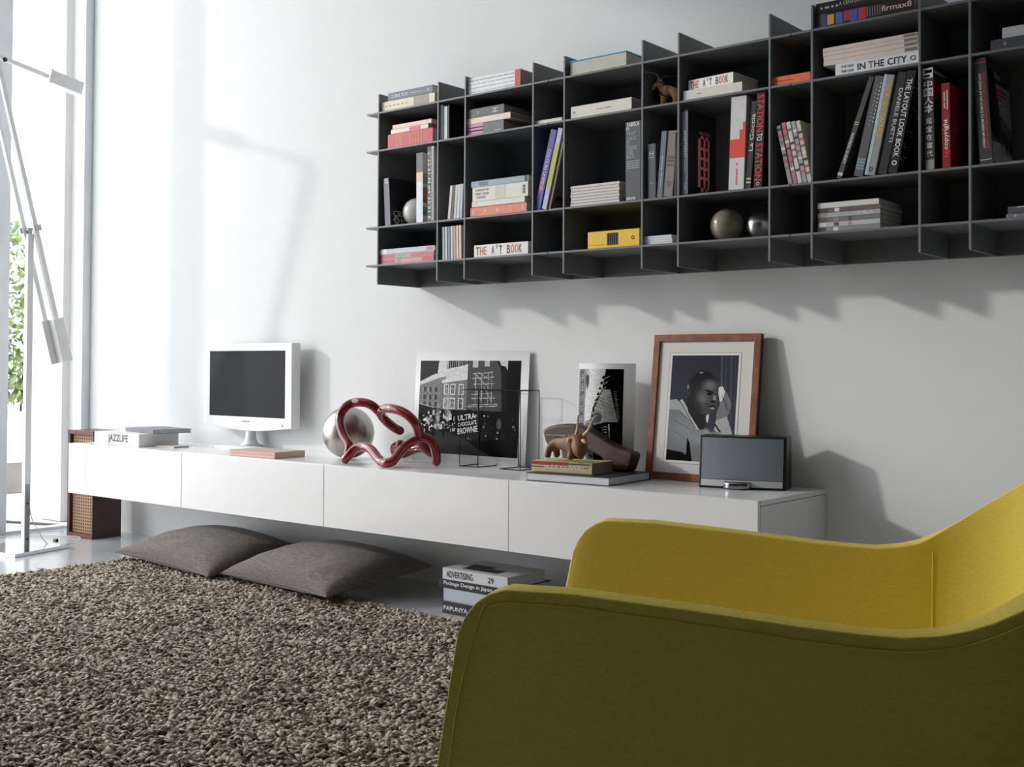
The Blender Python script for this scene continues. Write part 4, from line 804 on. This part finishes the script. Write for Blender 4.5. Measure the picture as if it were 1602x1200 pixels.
for k in range(5):
    st('%s magazine leaning left in the narrow tall cell, %s of five' % (ml[k], ('first', 'second', 'third', 'fourth', 'last')[k]), 1233.5+7.6*k, 1240+7.6*k, 1214.5+7.6*k, 194-1.0*k+(4 if k == 0 else 0), ZB0, 0.2, mc[k], name='magazine', cat='magazine', group='leaning magazines in the narrow tall cell', bt=0.0008, inset=0.001,
       bands=[(.05+.11*j+.03*k, .09+.11*j+.03*k, ((60, 56, 60), (196, 80, 110), (120, 110, 104), (226, 220, 214))[(j+k) % 4], .05, .95) for j in range(7)])
st('slim charcoal book leaning farthest left of the leaning row with white lettering', 1308.5, 1317, 1360, 122, ZB0, 0.22, (74, 74, 77), bt=0.0012, inset=0.002, spine=[('ANDREAS GURSKY', .70, .12, .011, (225, 225, 225), 'd')], bands=[(.94, .97, (200, 200, 200)), (.44, .448, (200, 180, 110)), (.46, .468, (200, 180, 110))], side=[('. . . . . .', .3, .72, .1, .01, (120, 120, 120))])
rr_ = []
for k in range(11): rr_ += [('.', .07+.038*k, .0055, .0055, (226, 226, 226), 'h', .82), ('.', .1+.038*k, .004, .004, (200, 200, 200), 'h', .45)]
st('grey book with white dots and pale blue discs leaning in the wide tall cell', 1335.5, 1350, 1371.5, 112, ZB0, 0.22, (92, 92, 96), spine=rr_+[('o', .83+.03*j, .009, .009, (170, 206, 216), 'h', .2+.3*i) for i in range(3) for j in range(4)])
st('silver book with gold vertical lettering leaning in the wide tall cell', 1352.5, 1369, 1386.5, 106, ZB0, 0.22, (150, 150, 150), spine=[('STATES SWART', .36, .2, .021, (226, 178, 60), 'd', .62), ('O', .94, .014, .018, (30, 30, 32), 'h', .5)], bands=[(0, 1, (176, 198, 208), .0, .3)])
st('black book with pale serif capitals leaning between silver and speckled books', 1373.5, 1387.5, 1407, 108, ZB0, 0.22, (42, 43, 47), spine=[('DANIELE BUETTI', .42, .2, .015, (196, 200, 206), 'd', .72)])
sp_ = [('THE LAYOUT LOOK BOOK', .46, .29, .020, (228, 226, 220), 'd')]+[('o', .9+.0*k, .02, .02, (210, 206, 200), 'h', .5) for k in range(1)]
sb_ = [(random.Random(k).uniform(0, .5), 0, 0, 0, 0) for k in range(0)]
rnd = random.Random(11); sb_ = []
for k in range(26): f, g_ = rnd.uniform(.02, .5), rnd.uniform(.08, .96); sb_.append((f, f+rnd.uniform(.02, .06), g_, g_+rnd.uniform(.006, .016), (rnd.choice((150, 190, 220)),)*3))
st('black layout book with white speckled cover, rightmost leaning in the wide tall cell', 1389, 1404, 1420.5, 104, ZB0, 0.2, (20, 20, 22), spine=sp_, sbands=sb_)
st('tall black and white book with east asian lettering in the narrow tall cell', 1447, 1463, 1443.5, 108, ZB0, 0.22, (58, 60, 64), bands=[(.0, .1, (226, 222, 216)), (.02, .05, (196, 56, 64), .2, .9), (.07, .09, (196, 56, 64), .1, .7), (.9, .995, (150, 150, 150), .1, .9)],
   spine=[('中', .16, .03, .028, (230, 230, 228), 'h'), ('国', .24, .034, .03, (230, 230, 228), 'h'), ('人', .32, .034, .03, (230, 230, 228), 'h'), ('本', .40, .036, .034, (230, 230, 228), 'h'), ('起', .52, .022, .022, (214, 214, 212), 'h'), ('宝', .6, .022, .022, (214, 214, 212), 'h'), ('在', .68, .022, .022, (214, 214, 212), 'h'), ('當', .76, .022, .022, (214, 214, 212), 'h'), ('代', .84, .022, .022, (214, 214, 212), 'h')], sbands=[(0, .5, .12, .3, (150, 40, 44)), (0, .6, .02, .05, (200, 196, 190))])
st('red book lettered No copyright in the narrow tall cell', 1474.5, 1487.5, 1472.5, 131, ZB0, 0.2, (140, 36, 44), spine=[('copyright', .6, .11, .021, (236, 230, 226), 'u', .52), ('No', .82, .03, .018, (236, 70, 60), 'u', .52), ('-------- -----', .2, .06, .005, (226, 200, 196), 'd', .35), ('------------', .2, .07, .005, (226, 200, 196), 'd', .7)], side=[('copy', .3, .52, .05, .02, (190, 90, 90))])
def crowd():
    P = Paint(70, 100, .2); P.poly([(0, 0), (.35, .1), (.45, .6), (.3, .8), (0, .7)], .07)
    P.poly([(.3, .08), (1, .2), (1, .62), (.45, .5)], .42); 
    for k in range(5): P.line(.1+.02*k, .25+.08*k, .55+.02*k, .5+.07*k, .012, .25); P.line(.5, .5+.03*k, 1, .62+.03*k, .01, (.2, .5)[k % 2])
    P.poly([(0, .8), (.6, .78), (1, .9), (1, 1), (0, 1)], .45); P.rect(.3, .14, .9, .2, .15); P.rect(.32, .24, .8, .27, (.5, .15, .15)); P.rect(.32, .29, .85, .315, (.5, .15, .15)); P.rect(.32, .33, .6, .35, (.5, .15, .15))
    r = random.Random(3)
    for k in range(30): P.ell(.4+r.random()*.6, .68+r.random()*.2, .015, .035, r.choice((.06, .1, .2)))
    P.ell(.1, .06, .02, .015, .8); P.grain(.1, 3); P.a = np.clip(P.a*1.7, 0, 1); return P
r, h, t = st('thick black book with red and white lettering at the right edge of the tall row', 1532.5, 1554, 1521, 90, ZB0, 0.26, (58, 58, 62), spine=[('ONTLEDING EN THE SOURCE TO MODERN MOVEMENT', .5, .27, .009, (220, 220, 220), 'd', .45), ('DEL MASTER SITE A TABLE NO MOVIMIENTO MODERNE', .5, .27, .009, (206, 60, 66), 'd', .72), ('-------', .96, .04, .003, (210, 210, 210), 'h'), ('-----', .045, .04, .004, (190, 70, 76), 'h')])
picture('cover_picture', crowd(), lambda U, V: np.stack([np.full(U.shape, t+0.0006), 0.004+U*0.25, h*(0.985-0.97*V)], -1), r, 0.4)
# -- lower row
z = ZC0
for k, (a, c_, tp, col, bn) in enumerate(((592, 678, 7.5, (206, 150, 156), [(.02, .3, (196, 70, 84), .2, .8), (.35, .42, (120, 160, 120)), (.8, .98, (206, 60, 72), .2, .9)]), (592, 678.5, 7.5, (176, 160, 160), [(.02, .3, (196, 80, 90), .2, .8), (.36, .44, (120, 170, 130), .2, .8), (.6, .98, (206, 90, 92), .2, .8)]), (595, 680, 8, (196, 200, 210), [(.85, .97, (206, 110, 126), .2, .8), (.0, .12, (240, 240, 240))]))):
    z = lay(('pink red magazine, bottom of the stack in the first low cell', 'rose grey magazine, middle of the stack in the first low cell', 'silver grey magazine, topmost of the stack in the first low cell')[k], a, c_, z, tp, 0.2, col, name='magazine', cat='magazine', bands=bn, bt=0.0008, inset=0.001)
cs = [(190, 196, 196), (196, 204, 214), (120, 130, 146), (196, 206, 216), (206, 150, 150), (214, 206, 196), (220, 190, 180)]
nm_ = ('grey', 'white', 'steel blue', 'pale blue', 'dusty red', 'cream', 'pale rose')
for k in range(7): st('%s slim booklet standing in the narrow low cell' % nm_[k], 691.8+4.4*k, 695.6+4.4*k, 691.3+4.4*k, 355.5-.5*k, ZC0, 0.16, cs[k], name='booklet', cat='booklet', group='slim booklets in the narrow low cell', bt=0.001)
artbook('white art book with multicoloured letters lying alone in the low row', 741.5, 826, ZC0, 19)
r_ = lay('bright yellow book with a black picture square on its spine in the low row', 919.5, 1000, ZC0, 26.5, 0.2, (240, 196, 30), spine=[('o', .88, .018, .018, (60, 44, 10), 'h'), ('----------', .2, .07, .003, (180, 140, 20), 'd', .2)], bands=[(.38, .6, (44, 38, 22), .14, .86)]+[(.40+.04*k, .415+.04*k, (190, 160, 50), .22, .8) for k in range(5)])
z = ZC0
for k in range(4): z = lay('white magazine in the small stack of the narrow low cell, %s' % ('bottom', 'second', 'third', 'topmost')[k], 1007.5, 1052-.5*k, z, 3.3, 0.2, (206, 210, 220), pg=cm(216, 218, 226), fore=True, name='magazine', cat='magazine', group='white magazines in the narrow low cell', bt=0.0006, inset=0.0008)
sphere('taupe stone ball, the larger one in the low row', 1137.5, 0.0715, 0, mat('taupe_marbled_stone', (0.36, 0.33, 0.27), 0.25, col2=(0.27, 0.24, 0.2), vscale=10, coat=0.3), -0.19)
sphere('metallic silver ball beside the taupe stone ball in the low row', 1190, 0.062, 0, mat('worn_silver', (0.5, 0.47, 0.45), 0.3, metal=1.0, var=0.2, vscale=9), -0.15, name='metal_ball')
mg = [('grey', (136, 140, 148), 1279, 1377), ('white and black', (190, 192, 196), 1280, 1377), ('grey patterned', (120, 116, 120), 1280, 1377), ('pale grey lettered', (170, 176, 180), 1279, 1377), ('brown patterned', (110, 92, 92), 1281, 1378), ('white', (214, 214, 214), 1279, 1375)]
z = ZC0
for k, (n_, col, a, c_) in enumerate(mg):
    sp_ = [('FURLA', .77, .058, .012, (224, 224, 220), 'd')] if k == 3 else []
    bn = [(.02+.24*j, .14+.2*j, ((70, 66, 70), (220, 220, 218), (90, 84, 88), (170, 140, 130))[(j+k) % 4], .12, .88) for j in range(3 if k in (1, 2, 4) else (2 if k == 0 else 1))] if k != 5 else []
    z = lay('%s magazine in the stack of the wide low cell, %s' % (n_, ('bottom', 'second', 'third', 'fourth', 'fifth', 'topmost')[k]), a, c_, z, 7.2 if k < 5 else 8.5, 0.22, col, name='magazine', cat='magazine', group='magazines stacked in the wide low cell', bands=bn, spine=sp_, bt=0.0008, inset=0.001)
z = lay('grey ringed book, lower of two at the right edge of the low row', 1574, 1650, ZC0, 6.5, 0.2, (120, 124, 132), spine=[('o', .2, .01, .008, (210, 210, 214), 'h')])
lay('dark grey book, upper of two at the right edge of the low row', 1576.5, 1650, z, 11.5, 0.2, (78, 82, 90), bands=[(.2, .9, (190, 192, 196), .82, .92)])
# ================================================================ on the console
ZT = CZ1+0.0004
def zbook(label, P0, P1, z, t, d, cov, **k):
    """lying book whose spine runs from floor-plane point P0 to P1"""
    a = math.atan2(P1[1]-P0[1], P1[0]-P0[0]); h = math.hypot(P1[0]-P0[0], P1[1]-P0[1])
    return book(label, P1[0], P1[1], z, t, h, d, cov, lay=True, yaw=a, **k)
r = zbook('large white slipcase book with black jazz lettering on the console end', (-2.325, -0.515), (-1.835, -0.515), ZT, 0.078, 0.285, (222, 222, 222), pg=cm(236, 236, 236), spine=[('JAZZLIFE', .54, .215, .056, (12, 12, 14), 'd')])
p_ = at_z(176, 676, ZT+0.078)
zbook('thin grey book lying on the white jazz slipcase', (-2.20, -0.47), (-1.90, -0.47), ZT+0.0783, 0.024, 0.27, (90, 90, 96), yaw_=0) if False else book('thin dark grey book lying on the white jazz slipcase', -1.80, -0.44, ZT+0.0785, 0.024, 0.40, 0.25, (110, 110, 118), pg=cm(190, 190, 194), lay=True, yaw=math.radians(-9))
book('thin cream pamphlet on the console beside the jazz slipcase', -1.615, -0.42, ZT, 0.009, 0.2, 0.11, (206, 198, 186), pg=cm(170, 160, 150), lay=True, yaw=math.radians(2), name='pamphlet', cat='pamphlet', bt=0.0012, inset=0.001)
book('cream and crimson book lying on the console before the television', -0.545, -0.535, ZT, 0.034, 0.36, 0.22, (196, 170, 150), pg=cm(214, 180, 170), lay=True, yaw=math.radians(3), fore=True, inset=0.002, bt=0.003, bands=[(0.02, .98, (206, 150, 140), .4, .62)], name='book')
BBK = book('large black art book with white pages under the carved animals', 1.595, -0.525, ZT, 0.036, 0.415, 0.36, (22, 22, 26), pg=cm(206, 206, 214), lay=True, yaw=math.radians(4), fore=True, bt=0.003, inset=0.004)
JZ = ZT+0.0362; ja, jb = at_z(831.5, 736.5, JZ), at_z(926, 742.5, JZ)
JT = 0.047
r = zbook('red and cream book with white jazz covers lettering under the carved bull', (ja[0], ja[1]), (jb[0], jb[1]), JZ, JT, 0.19, (206, 190, 140), pg=cm(150, 140, 136), bands=[(0, .62, (170, 50, 56), .64, .97), (.62, .98, (60, 60, 60), .78, .9), (0, .3, (70, 66, 50), .42, .5), (.3, .95, (70, 60, 50), .5, .56)], spine=[('JAZZ COVERS', .54, .21, .021, (240, 236, 226), 'd', .44)])
# carved bull on the jazz book
bz = JZ+JT+0.0006
bull = thing('carved_bull', 'small brown carved wooden bull with upright pale horns on the jazz book', 'figurine', (ux(861, ja[1]+0.05, bz), ja[1]+0.05, bz), math.radians(-6))
WB = mat('brown_carved_wood', (0.24, 0.115, 0.05), 0.55, col2=(0.13, 0.055, 0.025), vscale=5, stretch=(14, 3, 3), bump=0.4, bscale=45)
V = [(0.024, 0, 0.082), (0.08, 0, 0.084), (0.135, 0, 0.082), (0.178, -0.008, 0.088), (0.200, -0.026, 0.062), (0.210, -0.040, 0.022), (0.008, -0.020, 0.05), (0.006, -0.026, 0.010), (0.014, 0.022, 0.05), (0.014, 0.028, 0.010), (0.145, -0.020, 0.05), (0.143, -0.03, 0.010), (0.15, 0.022, 0.05), (0.155, 0.03, 0.010)]
E_ = [(1, 0), (1, 2), (2, 3), (3, 4), (4, 5), (0, 6), (6, 7), (0, 8), (8, 9), (2, 10), (10, 11), (2, 12), (12, 13)]
R_r = [(.032, .034), (.031, .032), (.036, .036), (.042, .044), (.040, .042), (.019, .018), .017, .016, .017, .016, .018, .016, .018, .016]
V[0], V[1] = V[1], V[0]; R_r[0], R_r[1] = R_r[1], R_r[0]; E_ = [tuple({0: 1, 1: 0}.get(i, i) for i in e) for e in E_]
skin('body', V, E_, R_r, WB, bull)
obj('blanket', bx(0.0, 0.125, -0.034, 0.034, 0.107, 0.1165), mat('grey_carved_hide', (0.16, 0.12, 0.105), 0.7, var=0.2, vscale=20, bump=0.5, bscale=60), bull, bevel=0.004)
for s in (-1, 1):
    obj('horn', tube(bmesh.new(), catmull([(0.185+0.022*s, -0.012+0.0*s, 0.118), (0.187+0.034*s+(0.01 if s > 0 else 0.016), -0.01, 0.142), (0.19+(0.058 if s > 0 else -0.022), -0.008, 0.175), (0.195+(0.072 if s > 0 else -0.028), -0.006, 0.205)], 6), [max(0.0015, 0.0085*(1-k/19)**0.7) for k in range(19)], 10), HORN, bull, smooth=True)
    obj('ear', tube(bmesh.new(), [(0.19+0.025*s, -0.03, 0.10), (0.195+0.045*s, -0.045, 0.098), (0.20+0.056*s, -0.05, 0.088)], [0.006, 0.011, 0.003], 8), PALE, bull, smooth=True)
# large dark wooden headrest behind the bull
y0h, y1h = -0.235, -0.135
yc = -0.19; prof = [(848, 673), (856, 668), (868, 664.5), (882, 663), (898, 664), (914, 669), (932, 680), (950, 692), (968, 702), (989, 708.5), (990, 714), (986, 727), (982, 739), (978, 744), (960, 744), (952, 730), (940, 716), (922, 706), (902, 700), (896, 744), (880, 744), (876, 700), (864, 697), (857, 699), (852, 690)]
zbk = JZ-0.0
pts = [at_y(u, v, -0.235 if False else -0.25) for u, v in prof]
lo = min(q[2] for q in pts)
bm = bmesh.new(); A_, B_ = [], []
for q in pts:
    zq = max(q[2], JZ+0.001) if q[2] > JZ+0.02 else JZ+0.0008
    A_.append(bm.verts.new((q[0], -0.25, zq))); B_.append(bm.verts.new((q[0]+0.0, -0.18, zq)))
n_ = len(A_); bm.faces.new(A_); bm.faces.new(B_[::-1])
for k in range(n_): bm.faces.new((A_[k], B_[k], B_[(k+1) % n_], A_[(k+1) % n_]))
o = obj('wood_carving', bm, mat('dark_reddish_carved_wood', (0.07, 0.02, 0.013), 0.45, col2=(0.03, 0.01, 0.008), vscale=5, stretch=(3, 3, 12), bump=0.3, bscale=30), bevel=0.012, seg=4)
tag(o, 'dark reddish arched wood carving behind the small bull, on the black art book', 'carving')
# ================================================================ stack of books on the floor
fa_ = (at_z(689, 957, 0.004), at_z(760, 974, 0.004))
fx, fy = 0.70, -0.56
P0, P1 = at_z(688, 957, 0.0), at_z(808, 981, 0.0); L_ = 0.42
dx_, dy_ = 1.0, -0.06
def fl(label, off, L_, z, t, d, cov, **k): 
    x0_ = 0.687+off; return zbook(label, (x0_-0.035, -0.515), (x0_-0.035+L_, -0.515-L_*0.02), z, t, d, cov, **k)
z = 0.0006
fl('black book lettered in white, bottom of the floor stack beneath the console', 0.0, 0.42, z, 0.047, 0.3, (26, 27, 31), spine=[('PAPUNYA', .2, .15, .020, (232, 232, 232), 'd', .55)]); z += 0.0473
fl('silver grey book in black slipcase, second in the floor stack', 0.002, 0.42, z, 0.074, 0.3, (28, 29, 34), bands=[(.015, .985, (184, 190, 206), .12, .93), (.015, .985, (220, 210, 214), .12, .2)]); z += 0.0743
fl('black packaging design book with white lettering, third in the floor stack', -0.022, 0.43, z, 0.036, 0.31, (34, 35, 41), spine=[('Package Design in Japan', .42, .30, .022, (232, 232, 232), 'd'), ('o', .88, .016, .018, (232, 232, 232), 'h')]); z += 0.0363
r = fl('white annual of advertising, topmost of the floor stack beneath the console', 0.0, 0.40, z, 0.052, 0.27, (206, 208, 214), spine=[('ADVERTISING', .27, .165, .030, (22, 24, 30), 'd'), ('29', .75, .036, .026, (22, 24, 30), 'd')], sbands=[(.15, .42, .2, .75, (26, 30, 40)), (.42, .6, .15, .5, (40, 44, 54))])
